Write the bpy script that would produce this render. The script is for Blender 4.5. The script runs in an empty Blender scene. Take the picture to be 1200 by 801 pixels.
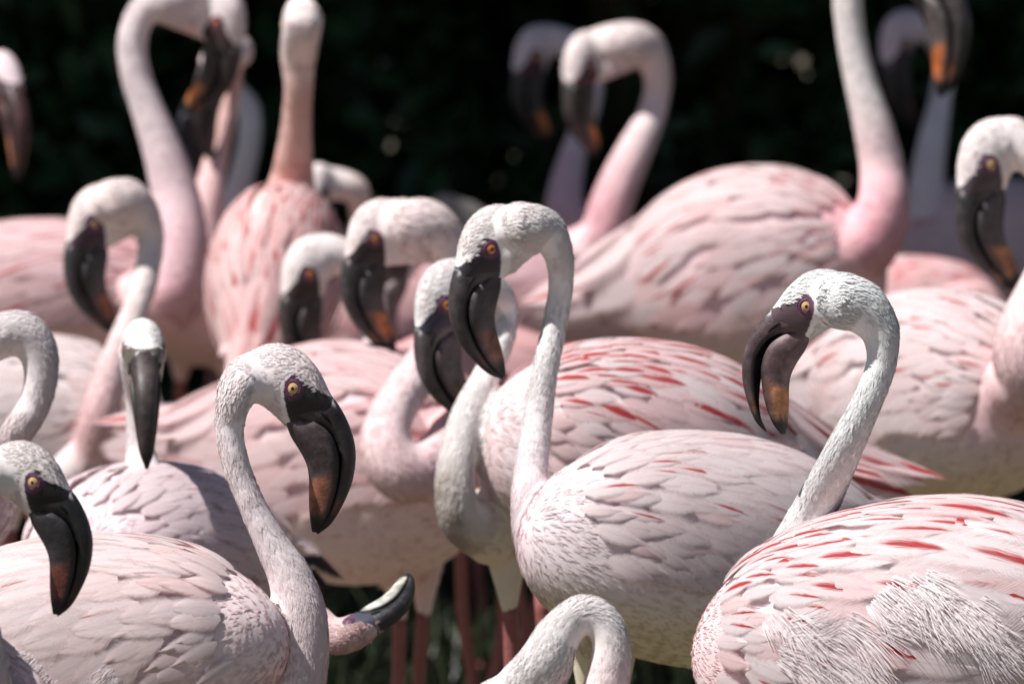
import bpy, math, random
import numpy as np
from mathutils import Matrix, Vector

RNG = np.random.default_rng(7)
random.seed(7)
rad = math.radians
scene = bpy.context.scene
COL = scene.collection

# ---------------------------------------------------------------- camera
CAM_Z, PITCH, FPX = 1.26, rad(5.3), 9350.0
cam_d = bpy.data.cameras.new('camera')
cam = bpy.data.objects.new('camera', cam_d)
COL.objects.link(cam)
cam.location = (0, 0, CAM_Z)
cam.rotation_euler = (math.pi / 2 - PITCH, 0, 0)
cam_d.sensor_width = 36.0
cam_d.lens = 36.0 * FPX / 1200.0
cam_d.clip_start, cam_d.clip_end = 0.1, 500
cam_d.dof.use_dof = True
cam_d.dof.focus_distance = 6.08
cam_d.dof.aperture_fstop = 10.0
scene.camera = cam

# ---------------------------------------------------------------- light
SUN_TO = Vector((-0.48, -0.20, 0.85)).normalized()      # towards the sun
w = bpy.data.worlds.new('World')
scene.world = w
w.use_nodes = True
wn = w.node_tree
bg = wn.nodes['Background']
sky = wn.nodes.new('ShaderNodeTexSky')
sky.sky_type = 'NISHITA'
sky.sun_disc = False
sky.sun_elevation = math.asin(SUN_TO.z)
sky.sun_rotation = math.atan2(SUN_TO.x, SUN_TO.y)
wn.links.new(sky.outputs[0], bg.inputs[0])
bg.inputs[1].default_value = 0.05
sky.dust_density = 1.0
sky.ozone_density = 1.0
sl = bpy.data.lights.new('sun', 'SUN')
sl.energy = 5.0
sl.angle = rad(0.53)
sl.color = (1.0, 0.982, 0.96)
sun = bpy.data.objects.new('sun', sl)
COL.objects.link(sun)
sun.location = (-3, 6, 8)
sun.rotation_euler = SUN_TO.to_track_quat('Z', 'Y').to_euler()

scene.view_settings.view_transform = 'Standard'
scene.view_settings.look = 'None'
scene.view_settings.exposure = 0.34
scene.view_settings.gamma = 1.0
scene.render.engine = 'CYCLES'
scene.cycles.use_denoising = True
scene.cycles.max_bounces = 6
scene.cycles.diffuse_bounces = 4
scene.cycles.glossy_bounces = 2
scene.cycles.transmission_bounces = 3
scene.cycles.transparent_max_bounces = 12
scene.cycles.sample_clamp_indirect = 6

FWD = np.array([0, math.cos(PITCH), -math.sin(PITCH)])
UPV = np.array([0, math.sin(PITCH), math.cos(PITCH)])
RGT = np.array([1.0, 0, 0])
CAM = np.array([0, 0, CAM_Z])


def at(px, py, d):
    """world point seen at photo pixel (px,py) at a distance d along the view"""
    s = FPX / d
    return CAM + d * FWD + (px - 600) / s * RGT + (400.5 - py) / s * UPV


def to_px(P):
    q = np.asarray(P) - CAM
    d = q @ FWD
    return 600 + FPX * (q @ RGT) / d, 400.5 - FPX * (q @ UPV) / d, d


# ---------------------------------------------------------------- helpers
def smooth01(a, b, x):
    t = np.clip((x - a) / (b - a), 0, 1)
    return t * t * (3 - 2 * t)


def catmull(P, n):
    P = np.asarray(P, float)
    Q = np.vstack([2 * P[0] - P[1], P, 2 * P[-1] - P[-2]])
    seg = len(P) - 1
    out = []
    for u in np.linspace(0, seg - 1e-9, n):
        i = int(u)
        t = u - i
        a, b, c, d = Q[i], Q[i + 1], Q[i + 2], Q[i + 3]
        out.append(0.5 * (2 * b + (c - a) * t + (2 * a - 5 * b + 4 * c - d) * t * t + (3 * b - a - 3 * c + d) * t ** 3))
    return np.array(out)


def mesh_from(name, V, F, smooth=True):
    me = bpy.data.meshes.new(name)
    me.from_pydata([tuple(v) for v in V], [], [tuple(f) for f in F])
    if smooth:
        me.polygons.foreach_set('use_smooth', [True] * len(me.polygons))
    me.update()
    return me


def mesh_np(name, V, F, smooth=True):
    """V (n,3), F (m,k) with all faces of one size k: quick build"""
    V = np.ascontiguousarray(V, np.float32)
    F = np.ascontiguousarray(F, np.int32)
    me = bpy.data.meshes.new(name)
    m, k = F.shape
    me.vertices.add(len(V))
    me.vertices.foreach_set('co', V.ravel())
    me.loops.add(m * k)
    me.loops.foreach_set('vertex_index', F.ravel())
    me.polygons.add(m)
    me.polygons.foreach_set('loop_start', np.arange(0, m * k, k, dtype=np.int32))
    me.update(calc_edges=True)
    if smooth:
        me.polygons.foreach_set('use_smooth', np.ones(m, bool))
    me.validate()
    return me


def set_col(me, C, name='col'):
    a = me.attributes.new(name, 'FLOAT_COLOR', 'POINT')
    C4 = np.ones((len(C), 4), np.float32)
    C4[:, :3] = C
    a.data.foreach_set('color', C4.ravel())


def set_vec(me, P, name):
    a = me.attributes.new(name, 'FLOAT_VECTOR', 'POINT')
    a.data.foreach_set('vector', np.ascontiguousarray(P, np.float32).ravel())


def link(name, me, mat=None, parent=None):
    o = bpy.data.objects.new(name, me)
    COL.objects.link(o)
    if mat is not None and me is not None and len(me.materials) == 0:
        me.materials.append(mat)
    if parent is not None:
        o.parent = parent
    return o


def rings_mesh(rings, cap=True):
    """rings: list of (k,3) arrays -> V, F closed loft"""
    k = len(rings[0])
    V = np.vstack(rings)
    F = []
    for i in range(len(rings) - 1):
        for j in range(k):
            a, b = i * k + j, i * k + (j + 1) % k
            F.append((a, b, b + k, a + k))
    if cap:
        F.append(tuple(range(k))[::-1])
        F.append(tuple(range((len(rings) - 1) * k, len(rings) * k)))
    return V, F


def tube(P, R, k=14, n=None):
    """tapered tube round a polyline P (n,3) with radii R"""
    P = np.asarray(P, float)
    T = np.gradient(P, axis=0)
    T /= np.linalg.norm(T, axis=1)[:, None] + 1e-12
    nrm = np.cross(T[0], [0.31, 0.83, 0.46])
    nrm /= np.linalg.norm(nrm)
    rings = []
    ang = np.linspace(0, 2 * np.pi, k, endpoint=False)
    for i in range(len(P)):
        nrm = nrm - T[i] * (nrm @ T[i])
        nrm /= np.linalg.norm(nrm)
        b = np.cross(T[i], nrm)
        rings.append(P[i] + R[i] * (np.cos(ang)[:, None] * nrm + np.sin(ang)[:, None] * b))
    return rings_mesh(rings)


# ---------------------------------------------------------------- materials
def new_mat(name):
    m = bpy.data.materials.new(name)
    m.use_nodes = True
    nt = m.node_tree
    b = nt.nodes['Principled BSDF']
    return m, nt, b


def N(nt, t, **kw):
    n = nt.nodes.new(t)
    for k, v in kw.items():
        setattr(n, k, v)
    return n


def math_node(nt, op, a=None, b=None, c=None, clamp=False):
    n = nt.nodes.new('ShaderNodeMath')
    n.operation = op
    n.use_clamp = clamp
    for i, v in enumerate((a, b, c)):
        if v is None:
            continue
        if isinstance(v, (int, float)):
            n.inputs[i].default_value = v
        else:
            nt.links.new(v, n.inputs[i])
    return n.outputs[0]


def mix_rgb(nt, fac, a, b, mode='MIX'):
    n = nt.nodes.new('ShaderNodeMix')
    n.data_type = 'RGBA'
    n.blend_type = mode
    for sock, v in ((n.inputs[0], fac), (n.inputs[6], a), (n.inputs[7], b)):
        if isinstance(v, (int, float)):
            sock.default_value = v
        elif isinstance(v, tuple):
            sock.default_value = (*v, 1) if len(v) == 3 else v
        else:
            nt.links.new(v, sock)
    return n.outputs[2]


def noise(nt, scale, detail=3, vec=None, rough=0.5):
    n = nt.nodes.new('ShaderNodeTexNoise')
    n.inputs['Scale'].default_value = scale
    n.inputs['Detail'].default_value = detail
    n.inputs['Roughness'].default_value = rough
    if vec is not None:
        nt.links.new(vec, n.inputs['Vector'])
    return n.outputs[0]


def map_range(nt, v, a, b, c, d, smooth=False):
    n = nt.nodes.new('ShaderNodeMapRange')
    if smooth:
        n.interpolation_type = 'SMOOTHSTEP'
    nt.links.new(v, n.inputs[0])
    for i, x in enumerate((a, b, c, d)):
        n.inputs[i + 1].default_value = x
    return n.outputs[0]


def bump(nt, h, strength, dist, b):
    n = nt.nodes.new('ShaderNodeBump')
    n.inputs['Strength'].default_value = strength
    n.inputs['Distance'].default_value = dist
    nt.links.new(h, n.inputs['Height'])
    nt.links.new(n.outputs[0], b.inputs['Normal'])


def obj_coord(nt):
    return nt.nodes.new('ShaderNodeTexCoord').outputs['Object']


# boundary of the bare skin on the face, in head pixels (x forward of the eye, z above it)
SKIN_L = [(-75, 6), (-57, 0), (-45, -3), (-25, -8), (-5, -11), (8, -9.5), (14, -3), (17, 3), (19, 60)]
SKIN_R = [(-75, 90), (-14, 90), (-12, 44), (3, 21), (10, 14), (15, 8), (17, 3), (19, -60)]


def skin_curve_nodes(nt, z, pts):
    lo, hi = -75.0, 19.0
    t = map_range(nt, z, lo, hi, 0, 1)
    r = nt.nodes.new('ShaderNodeValToRGB')
    el = r.color_ramp.elements
    while len(el) > 1:
        el.remove(el[-1])
    for i, (zz, xx) in enumerate(pts):
        e = el[0] if i == 0 else el.new((zz - lo) / (hi - lo))
        e.position = (zz - lo) / (hi - lo)
        v = (xx + 100) / 200
        e.color = (v, v, v, 1)
    nt.links.new(t, r.inputs[0])
    return math_node(nt, 'MULTIPLY_ADD', r.outputs[0], 200.0, -100.0)


def make_plumage_mat():
    m, nt, b = new_mat('plumage')
    a = N(nt, 'ShaderNodeAttribute', attribute_name='col')
    hp = N(nt, 'ShaderNodeAttribute', attribute_name='hp')
    sep = N(nt, 'ShaderNodeSeparateXYZ')
    nt.links.new(hp.outputs['Vector'], sep.inputs[0])
    x, z = sep.outputs[0], sep.outputs[2]
    nz = noise(nt, 0.35, 3, hp.outputs['Vector'])
    xj = math_node(nt, 'ADD', x, map_range(nt, nz, 0, 1, -2.2, 2.2))
    left = skin_curve_nodes(nt, z, SKIN_L)
    right = skin_curve_nodes(nt, z, SKIN_R)
    m1 = map_range(nt, math_node(nt, 'SUBTRACT', xj, left), -1.2, 1.2, 0, 1, True)
    m2 = map_range(nt, math_node(nt, 'SUBTRACT', right, xj), -1.2, 1.2, 0, 1, True)
    m3 = map_range(nt, z, -90, -85, 0, 1)
    skin = math_node(nt, 'MULTIPLY', math_node(nt, 'MULTIPLY', m1, m2), m3)
    rr = math_node(nt, 'POWER', math_node(nt, 'ADD', math_node(nt, 'MULTIPLY', x, x), math_node(nt, 'MULTIPLY', z, z)), 0.5)
    ring = map_range(nt, rr, 10, 17, 1, 0, True)
    facec = N(nt, 'ShaderNodeAttribute', attribute_name='face')
    skinc = mix_rgb(nt, math_node(nt, 'MULTIPLY', ring, 0.75), facec.outputs['Color'], (0.16, 0.055, 0.11))
    n1 = noise(nt, 90, 5, obj_coord(nt), 0.65)
    n2 = noise(nt, 16, 3, obj_coord(nt))
    tint = mix_rgb(nt, 1.0, a.outputs['Color'], N(nt, 'ShaderNodeCombineColor').outputs[0], 'MULTIPLY')
    cc = nt.nodes[-1] if False else [q for q in nt.nodes if q.bl_idname == 'ShaderNodeCombineColor'][0]
    vv = math_node(nt, 'MULTIPLY', map_range(nt, n1, 0.3, 0.7, 0.94, 1.03), map_range(nt, n2, 0.3, 0.7, 0.95, 1.03))
    for i in range(3):
        nt.links.new(vv, cc.inputs[i])
    col = mix_rgb(nt, skin, tint, skinc)
    nt.links.new(col, b.inputs['Base Color'])
    nt.links.new(map_range(nt, skin, 0, 1, 0.9, 0.42), b.inputs['Roughness'])
    b.inputs['Specular IOR Level'].default_value = 0.25
    b.inputs['Sheen Weight'].default_value = 0.12
    b.inputs['Sheen Roughness'].default_value = 0.5
    bump(nt, n1, 0.2, 0.003, b)
    return m


def make_down_mat():
    """little body feathers: soft, slightly see-through"""
    m, nt, b = new_mat('down')
    a = N(nt, 'ShaderNodeAttribute', attribute_name='col')
    nt.links.new(a.outputs['Color'], b.inputs['Base Color'])
    b.inputs['Roughness'].default_value = 0.85
    b.inputs['Specular IOR Level'].default_value = 0.2
    tr = N(nt, 'ShaderNodeBsdfTranslucent')
    nt.links.new(a.outputs['Color'], tr.inputs[0])
    mx = N(nt, 'ShaderNodeMixShader')
    mx.inputs[0].default_value = 0.3
    nt.links.new(b.outputs[0], mx.inputs[1])
    nt.links.new(tr.outputs[0], mx.inputs[2])
    nt.links.new(mx.outputs[0], nt.nodes['Material Output'].inputs[0])
    return m


def make_feather_mat():
    """a contour feather: colour from the object, red lens, barbs"""
    m, nt, b = new_mat('feather_vane')
    oi = N(nt, 'ShaderNodeObjectInfo')
    uv = N(nt, 'ShaderNodeAttribute', attribute_name='fuv')
    sep = N(nt, 'ShaderNodeSeparateXYZ')
    nt.links.new(uv.outputs['Vector'], sep.inputs[0])
    u, v = sep.outputs[0], sep.outputs[1]
    nz = noise(nt, 9, 3, uv.outputs['Vector'])
    # red lens: centred a little to one side, near the tip
    du = math_node(nt, 'ABSOLUTE', math_node(nt, 'SUBTRACT', u, 0.12))
    dv = math_node(nt, 'ABSOLUTE', math_node(nt, 'SUBTRACT', v, 0.72))
    dv2 = math_node(nt, 'POWER', math_node(nt, 'MULTIPLY', dv, 1.45), 2.0)
    e = math_node(nt, 'ADD', math_node(nt, 'MULTIPLY', du, 1.75), dv2)
    mp = N(nt, 'ShaderNodeMapping')
    mp.inputs['Scale'].default_value = (9, 1.6, 1)
    nt.links.new(uv.outputs['Vector'], mp.inputs[0])
    nt.links.new(oi.outputs['Location'], mp.inputs['Location'])
    st = noise(nt, 3.0, 3, mp.outputs[0])
    e = math_node(nt, 'ADD', e, map_range(nt, st, 0.25, 0.75, -0.2, 0.2))
    lim = oi.outputs['Alpha']
    red = map_range(nt, math_node(nt, 'SUBTRACT', lim, e), -0.16, 0.34, 0, 1, True)
    redc = mix_rgb(nt, nz, (0.34, 0.018, 0.022), (0.58, 0.07, 0.075))
    # barbs
    ab = math_node(nt, 'ABSOLUTE', u)
    ph = math_node(nt, 'MULTIPLY_ADD', v, 210.0, math_node(nt, 'MULTIPLY', ab, -70.0))
    barb = math_node(nt, 'SINE', ph)
    br = math_node(nt, 'MULTIPLY', map_range(nt, barb, -1, 1, 0.93, 1.0), map_range(nt, nz, 0.3, 0.7, 0.92, 1.03))
    shaft = map_range(nt, ab, 0.0, 0.07, 0.9, 1.0, True)
    br = math_node(nt, 'MULTIPLY', br, shaft)
    base = mix_rgb(nt, red, oi.outputs['Color'], redc)
    cc = N(nt, 'ShaderNodeCombineColor')
    for i in range(3):
        nt.links.new(br, cc.inputs[i])
    col = mix_rgb(nt, 1.0, base, cc.outputs[0], 'MULTIPLY')
    nt.links.new(col, b.inputs['Base Color'])
    b.inputs['Roughness'].default_value = 0.7
    b.inputs['Specular IOR Level'].default_value = 0.25
    bump(nt, barb, 0.10, 0.0006, b)
    tr = N(nt, 'ShaderNodeBsdfTranslucent')
    nt.links.new(col, tr.inputs[0])
    mx = N(nt, 'ShaderNodeMixShader')
    mx.inputs[0].default_value = 0.28
    nt.links.new(b.outputs[0], mx.inputs[1])
    nt.links.new(tr.outputs[0], mx.inputs[2])
    mp2 = N(nt, 'ShaderNodeCombineXYZ')
    nt.links.new(math_node(nt, 'MULTIPLY', ph, 0.22), mp2.inputs[0])
    nt.links.new(math_node(nt, 'MULTIPLY', u, 1.1), mp2.inputs[1])
    nt.links.new(oi.outputs['Random'], mp2.inputs[2])
    fr = noise(nt, 2.2, 3, mp2.outputs[0], 0.6)
    ev = map_range(nt, v, 0.72, 1.0, 0, 0.75)
    edge = math_node(nt, 'MAXIMUM', ab, ev)
    edge = math_node(nt, 'ADD', math_node(nt, 'ADD', edge, math_node(nt, 'MULTIPLY', ev, 0.35)), map_range(nt, fr, 0.25, 0.75, -0.22, 0.22))
    alpha = map_range(nt, edge, 0.45, 1.0, 1, 0, True)
    tp = N(nt, 'ShaderNodeBsdfTransparent')
    mx2 = N(nt, 'ShaderNodeMixShader')
    nt.links.new(alpha, mx2.inputs[0])
    nt.links.new(tp.outputs[0], mx2.inputs[1])
    nt.links.new(mx.outputs[0], mx2.inputs[2])
    nt.links.new(mx2.outputs[0], nt.nodes['Material Output'].inputs[0])
    return m


def make_bill_mat():
    m, nt, b = new_mat('bill_horn')
    a = N(nt, 'ShaderNodeAttribute', attribute_name='col')
    oc = obj_coord(nt)
    n1 = noise(nt, 120, 5, oc, 0.6)
    n2 = noise(nt, 420, 3, oc)
    cc = N(nt, 'ShaderNodeCombineColor')
    n3 = noise(nt, 38, 4, oc, 0.65)
    v = math_node(nt, 'MULTIPLY', map_range(nt, n1, 0.3, 0.72, 0.6, 1.55), map_range(nt, n3, 0.32, 0.68, 0.65, 1.7))
    for i in range(3):
        nt.links.new(v, cc.inputs[i])
    nt.links.new(mix_rgb(nt, 1.0, a.outputs['Color'], cc.outputs[0], 'MULTIPLY'), b.inputs['Base Color'])
    nt.links.new(map_range(nt, n1, 0.3, 0.7, 0.42, 0.62), b.inputs['Roughness'])
    b.inputs['Specular IOR Level'].default_value = 0.45
    bump(nt, math_node(nt, 'ADD', n1, math_node(nt, 'MULTIPLY', n2, 0.35)), 0.5, 0.0014, b)
    return m


def simple_mat(name, col, rough=0.6, spec=0.4, nscale=None, namp=0.2, bumps=0.0):
    m, nt, b = new_mat(name)
    b.inputs['Roughness'].default_value = rough
    b.inputs['Specular IOR Level'].default_value = spec
    if nscale:
        n1 = noise(nt, nscale, 4, obj_coord(nt))
        nt.links.new(mix_rgb(nt, n1, tuple(c * (1 - namp) for c in col), tuple(min(1, c * (1 + namp)) for c in col)), b.inputs['Base Color'])
        if bumps:
            bump(nt, n1, bumps, 0.003, b)
    else:
        b.inputs['Base Color'].default_value = (*col, 1)
    return m


M_PLUM = make_plumage_mat()
M_DOWN = make_down_mat()
M_FEA = make_feather_mat()
M_BILL = make_bill_mat()
M_IRIS = simple_mat('iris_amber', (0.56, 0.36, 0.17), 0.12, 0.6, 900, 0.35)
M_IRIS_RED = simple_mat('iris_orange', (0.42, 0.145, 0.045), 0.15, 0.6, 900, 0.35)
M_PUPIL = simple_mat('pupil_black', (0.008, 0.007, 0.007), 0.06, 0.6)
M_LID = simple_mat('eyelid_purple', (0.11, 0.042, 0.082), 0.4, 0.4, 700, 0.4, 0.3)
M_NOST = simple_mat('nostril_dark', (0.01, 0.009, 0.009), 0.7, 0.2, 500, 0.3)
M_LEG = simple_mat('leg_skin', (0.27, 0.095, 0.085), 0.55, 0.35, 160, 0.3, 0.3)

# ---------------------------------------------------------------- setting
def build_ground():
    n = 90
    gx = np.concatenate([np.linspace(-140, -9, 14), np.linspace(-8, 8, n), np.linspace(9, 140, 14)])
    gy = np.concatenate([np.linspace(-140, 1, 14), np.linspace(2, 18, n), np.linspace(19, 160, 14)])
    X, Y = np.meshgrid(gx, gy, indexing='ij')
    Z = 0.012 * np.sin(X * 2.3 + 1) * np.cos(Y * 1.9) + 0.008 * np.sin(X * 5.1 + Y * 4.3) - 0.02
    V = np.stack([X.ravel(), Y.ravel(), Z.ravel()], 1)
    ny = len(gy)
    I, J = np.meshgrid(np.arange(len(gx) - 1), np.arange(ny - 1), indexing='ij')
    a = (I * ny + J).ravel()
    F = np.stack([a, a + ny, a + ny + 1, a + 1], 1)
    m, nt, b = new_mat('muddy_grass_ground')
    oc = obj_coord(nt)
    n1 = noise(nt, 1.3, 6, oc, 0.6)
    n2 = noise(nt, 28, 5, oc, 0.6)
    c = mix_rgb(nt, map_range(nt, n1, 0.35, 0.65, 0, 1), (0.13, 0.107, 0.075), (0.10, 0.09, 0.05))
    c = mix_rgb(nt, map_range(nt, n2, 0.35, 0.7, 0, 0.6), c, (0.15, 0.125, 0.08))
    nt.links.new(c, b.inputs['Base Color'])
    b.inputs['Roughness'].default_value = 0.9
    bump(nt, n2, 0.6, 0.02, b)
    o = link('ground', mesh_np('ground', V, F), m)
    o['kind'] = 'structure'


def leaf_cloud(centers, sizes, nrm_bias=None, aspect=0.5):
    """leaf-shaped folded quads (two quads sharing the midrib) at centers"""
    n = len(centers)
    d = RNG.normal(size=(n, 3))
    d[:, 2] -= 0.5
    d /= np.linalg.norm(d, axis=1)[:, None]
    s = np.cross(d, RNG.normal(size=(n, 3)))
    s /= np.linalg.norm(s, axis=1)[:, None]
    u = np.cross(s, d)
    L = sizes[:, None]
    W = L * aspect * 0.5
    root = centers - d * L * 0.5
    tip = centers + d * L * 0.5 - u * L * 0.08
    m1 = centers - d * L * 0.08
    a = m1 + s * W + u * L * 0.07
    b = m1 - s * W + u * L * 0.07
    V = np.stack([root, a, tip, b], 1).reshape(-1, 3)
    k = np.arange(n) * 4
    F = np.vstack([np.stack([k, k + 1, k + 2], 1), np.stack([k, k + 2, k + 3], 1)])
    return V, F


def leaf_mat(name, c1, c2):
    m, nt, b = new_mat(name)
    g = N(nt, 'ShaderNodeNewGeometry')
    nt.links.new(mix_rgb(nt, g.outputs['Random Per Island'], c1, c2), b.inputs['Base Color'])
    b.inputs['Roughness'].default_value = 0.45
    b.inputs['Specular IOR Level'].default_value = 0.35
    return m


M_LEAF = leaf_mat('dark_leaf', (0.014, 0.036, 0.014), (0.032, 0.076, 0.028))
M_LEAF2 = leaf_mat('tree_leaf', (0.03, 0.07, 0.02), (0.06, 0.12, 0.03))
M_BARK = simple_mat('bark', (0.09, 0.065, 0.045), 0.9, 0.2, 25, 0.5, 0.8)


def shrub(x, y, r, h, nleaf, label):
    root = link('shrub', None)
    root.location = (x, y, -0.02)
    root['label'], root['category'], root['group'] = label, 'shrub', 'dark shrubs behind the flock'
    V, F = [], []
    stems = []
    for k in range(7):
        a = random.uniform(0, 6.28)
        tx, ty = math.cos(a) * r * 0.6, math.sin(a) * r * 0.6
        P = catmull([(0, 0, -0.05), (tx * 0.25, ty * 0.25, h * 0.3), (tx * 0.7, ty * 0.7, h * 0.62), (tx, ty, h * 0.88)], 9)
        v, f = tube(P, np.linspace(0.045, 0.012, 9), 7)
        F += [tuple(i + len(stems) for i in q) for q in f]
        stems += list(v)
    link('stem', mesh_from('stem', stems, F), M_BARK, root)
    # clumps of leaves over the volume
    nc = 130
    C = RNG.normal(size=(nc, 3))
    C /= np.linalg.norm(C, axis=1)[:, None]
    C *= (RNG.uniform(0.35, 1, (nc, 1)) ** 0.5)
    C = C * np.array([r, r * 0.8, h * 0.52]) + np.array([0, 0, h * 0.5])
    idx = RNG.integers(0, nc, nleaf)
    P = C[idx] + RNG.normal(size=(nleaf, 3)) * 0.10
    P = P[P[:, 2] > 0.01]
    v, f = leaf_cloud(P, RNG.uniform(0.05, 0.10, len(P)))
    link('crown', mesh_np('crown', v, f, False), M_LEAF, root)


def tree(x, y, h, crown_c, crown_r, nleaf, label):
    root = link('tree', None)
    root.location = (x, y, -0.05)
    root['label'], root['category'], root['group'] = label, 'tree', 'trees shading the back of the enclosure'
    V, F = [], []
    base = catmull([(0, 0, 0), (0.05, 0.03, h * 0.25), (-0.04, -0.05, h * 0.5), (0.02, 0, h * 0.78)], 14)
    v, f = tube(base, np.linspace(0.17, 0.06, 14) * (1 + 0.6 * np.exp(-np.linspace(0, 9, 14))), 12)
    V += list(v); F += f
    for k in range(11):
        i = random.randint(6, 13)
        a = random.uniform(0, 6.28)
        e = np.array(crown_c) + np.array([math.cos(a) * crown_r[0], math.sin(a) * crown_r[1], random.uniform(-0.5, 0.7) * crown_r[2]]) * 0.75
        P = catmull([base[i], base[i] * 0.6 + e * 0.4 + np.array([0, 0, 0.15]), e], 8)
        v, f = tube(P, np.linspace(0.055, 0.012, 8), 7)
        F += [tuple(q + len(V) for q in ff) for ff in f]
        V += list(v)
    link('trunk', mesh_from('trunk', V, F), M_BARK, root)
    nc = 420
    C = RNG.normal(size=(nc, 3))
    C /= np.linalg.norm(C, axis=1)[:, None]
    C *= (RNG.uniform(0.1, 1, (nc, 1)) ** 0.4)
    C = C * np.array(crown_r) + np.array(crown_c)
    P = C[RNG.integers(0, nc, nleaf)] + RNG.normal(size=(nleaf, 3)) * 0.17
    v, f = leaf_cloud(P, RNG.uniform(0.13, 0.21, len(P)), aspect=0.65)
    link('crown', mesh_np('crown', v, f, False), M_LEAF2, root)


def grass(n, x0, x1, y0, y1, name, label):
    P = np.stack([RNG.uniform(x0, x1, n), RNG.uniform(y0, y1, n), np.full(n, -0.03)], 1)
    a = RNG.uniform(0, 6.28, n)
    h = RNG.uniform(0.05, 0.17, n)
    lean = RNG.normal(size=(n, 2)) * 0.05
    s = np.stack([np.cos(a), np.sin(a), np.zeros(n)], 1) * 0.004
    mid = P + np.stack([lean[:, 0] * 0.3, lean[:, 1] * 0.3, h * 0.55], 1)
    tip = P + np.stack([lean[:, 0], lean[:, 1], h], 1)
    V = np.stack([P - s, P + s, mid + s * 0.8, tip, mid - s * 0.8], 1).reshape(-1, 3)
    k = np.arange(n) * 5
    F = np.vstack([np.stack([k, k + 1, k + 2], 1), np.stack([k, k + 2, k + 4], 1), np.stack([k + 4, k + 2, k + 3], 1)])
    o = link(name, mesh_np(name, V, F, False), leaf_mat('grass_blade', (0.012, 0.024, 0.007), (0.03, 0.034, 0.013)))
    o['kind'] = 'stuff'
    o['label'], o['category'] = label, 'grass'


build_ground()
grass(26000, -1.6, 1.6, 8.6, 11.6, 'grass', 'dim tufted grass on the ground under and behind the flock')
SHRUBS = [(-2.3, 12.4, 0.95, 2.4), (-0.95, 12.1, 0.85, 2.1), (0.25, 12.3, 0.9, 2.5), (1.35, 12.1, 0.85, 2.2), (2.5, 12.5, 0.95, 2.4),
          (-0.35, 13.3, 1.1, 2.9), (0.95, 13.4, 1.1, 2.8)]
SHL = ['dense dark green shrub at the outer left end of the hedge row', 'dark leafy shrub behind the tall curled-neck flamingo',
       'dark leafy shrub in the middle of the hedge row', 'dark leafy shrub behind the tall right-facing flamingo',
       'dense dark green shrub at the outer right end of the hedge row', 'taller dark shrub filling the gap behind the hedge row',
       'taller dark shrub behind the middle and right shrubs']
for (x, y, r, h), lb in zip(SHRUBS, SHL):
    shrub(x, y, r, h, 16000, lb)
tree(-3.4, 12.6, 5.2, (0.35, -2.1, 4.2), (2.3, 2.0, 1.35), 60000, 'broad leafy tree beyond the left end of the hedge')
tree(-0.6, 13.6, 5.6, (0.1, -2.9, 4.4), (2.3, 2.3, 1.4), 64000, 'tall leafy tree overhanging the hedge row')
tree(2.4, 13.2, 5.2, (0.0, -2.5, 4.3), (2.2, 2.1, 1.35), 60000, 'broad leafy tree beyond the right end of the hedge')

# ---------------------------------------------------------------- flamingo parts
U0 = 1.0 / 1558.0            # one head pixel in metres for a full-size bird
HEAD_X = [-64, -50, -36, -22, -9, 3, 16, 30, 42, 50]
HEAD_T = [33, 42, 48.5, 50.5, 49, 44, 34.5, 16, -8, -20]
HEAD_B = [-5, -17, -25, -36, -48, -56, -54, -50, -44, -38]
HEAD_W = [16, 22, 26.5, 29, 29.5, 28.5, 26, 22.5, 18, 11]
CUL = [(26, 4), (43.7, -12), (55.5, -28), (66.5, -52), (72, -79), (68.5, -110), (57.5, -138), (43, -162), (27, -175)]
MTH = [(-4, -32), (14, -37), (30, -42), (46, -56), (55, -80), (53, -108), (46.5, -135), (37, -157), (25.5, -173)]
UPW = [22, 21.5, 19.5, 17, 15, 13, 10.5, 7.8, 2.4]
LMT = [(-6, -33), (10, -36), (27, -41), (44, -55), (53, -80), (52, -108), (46, -135), (37, -157.5), (26, -172.5)]
LLE = [(-10, -44), (-4, -60), (7, -78), (14, -93), (16.5, -108), (16.5, -123), (16.5, -139), (17.5, -155), (20, -172)]
LOW = [15, 20, 22, 21.5, 19.5, 16.5, 13, 9, 2.4]


def superell(ang, p):
    c, s = np.cos(ang), np.sin(ang)
    return np.sign(c) * np.abs(c) ** (2 / p), np.sign(s) * np.abs(s) ** (2 / p)


def head_skull():
    xs = np.linspace(0, len(HEAD_X) - 1, 26)
    D = catmull(np.stack([HEAD_X, HEAD_T, HEAD_B, HEAD_W], 1), 26)
    ang = np.linspace(0, 2 * np.pi, 28, endpoint=False)
    cu, su = superell(ang, 2.15)
    rings = []
    for x, t, bt, wd in D:
        c, h = (t + bt) / 2, (t - bt) / 2
        taper = 1 - 0.22 * np.clip(-su, 0, 1)
        rings.append(np.stack([np.full_like(ang, x), wd * cu * taper, c + h * su], 1))
    return rings_mesh(rings)


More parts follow.
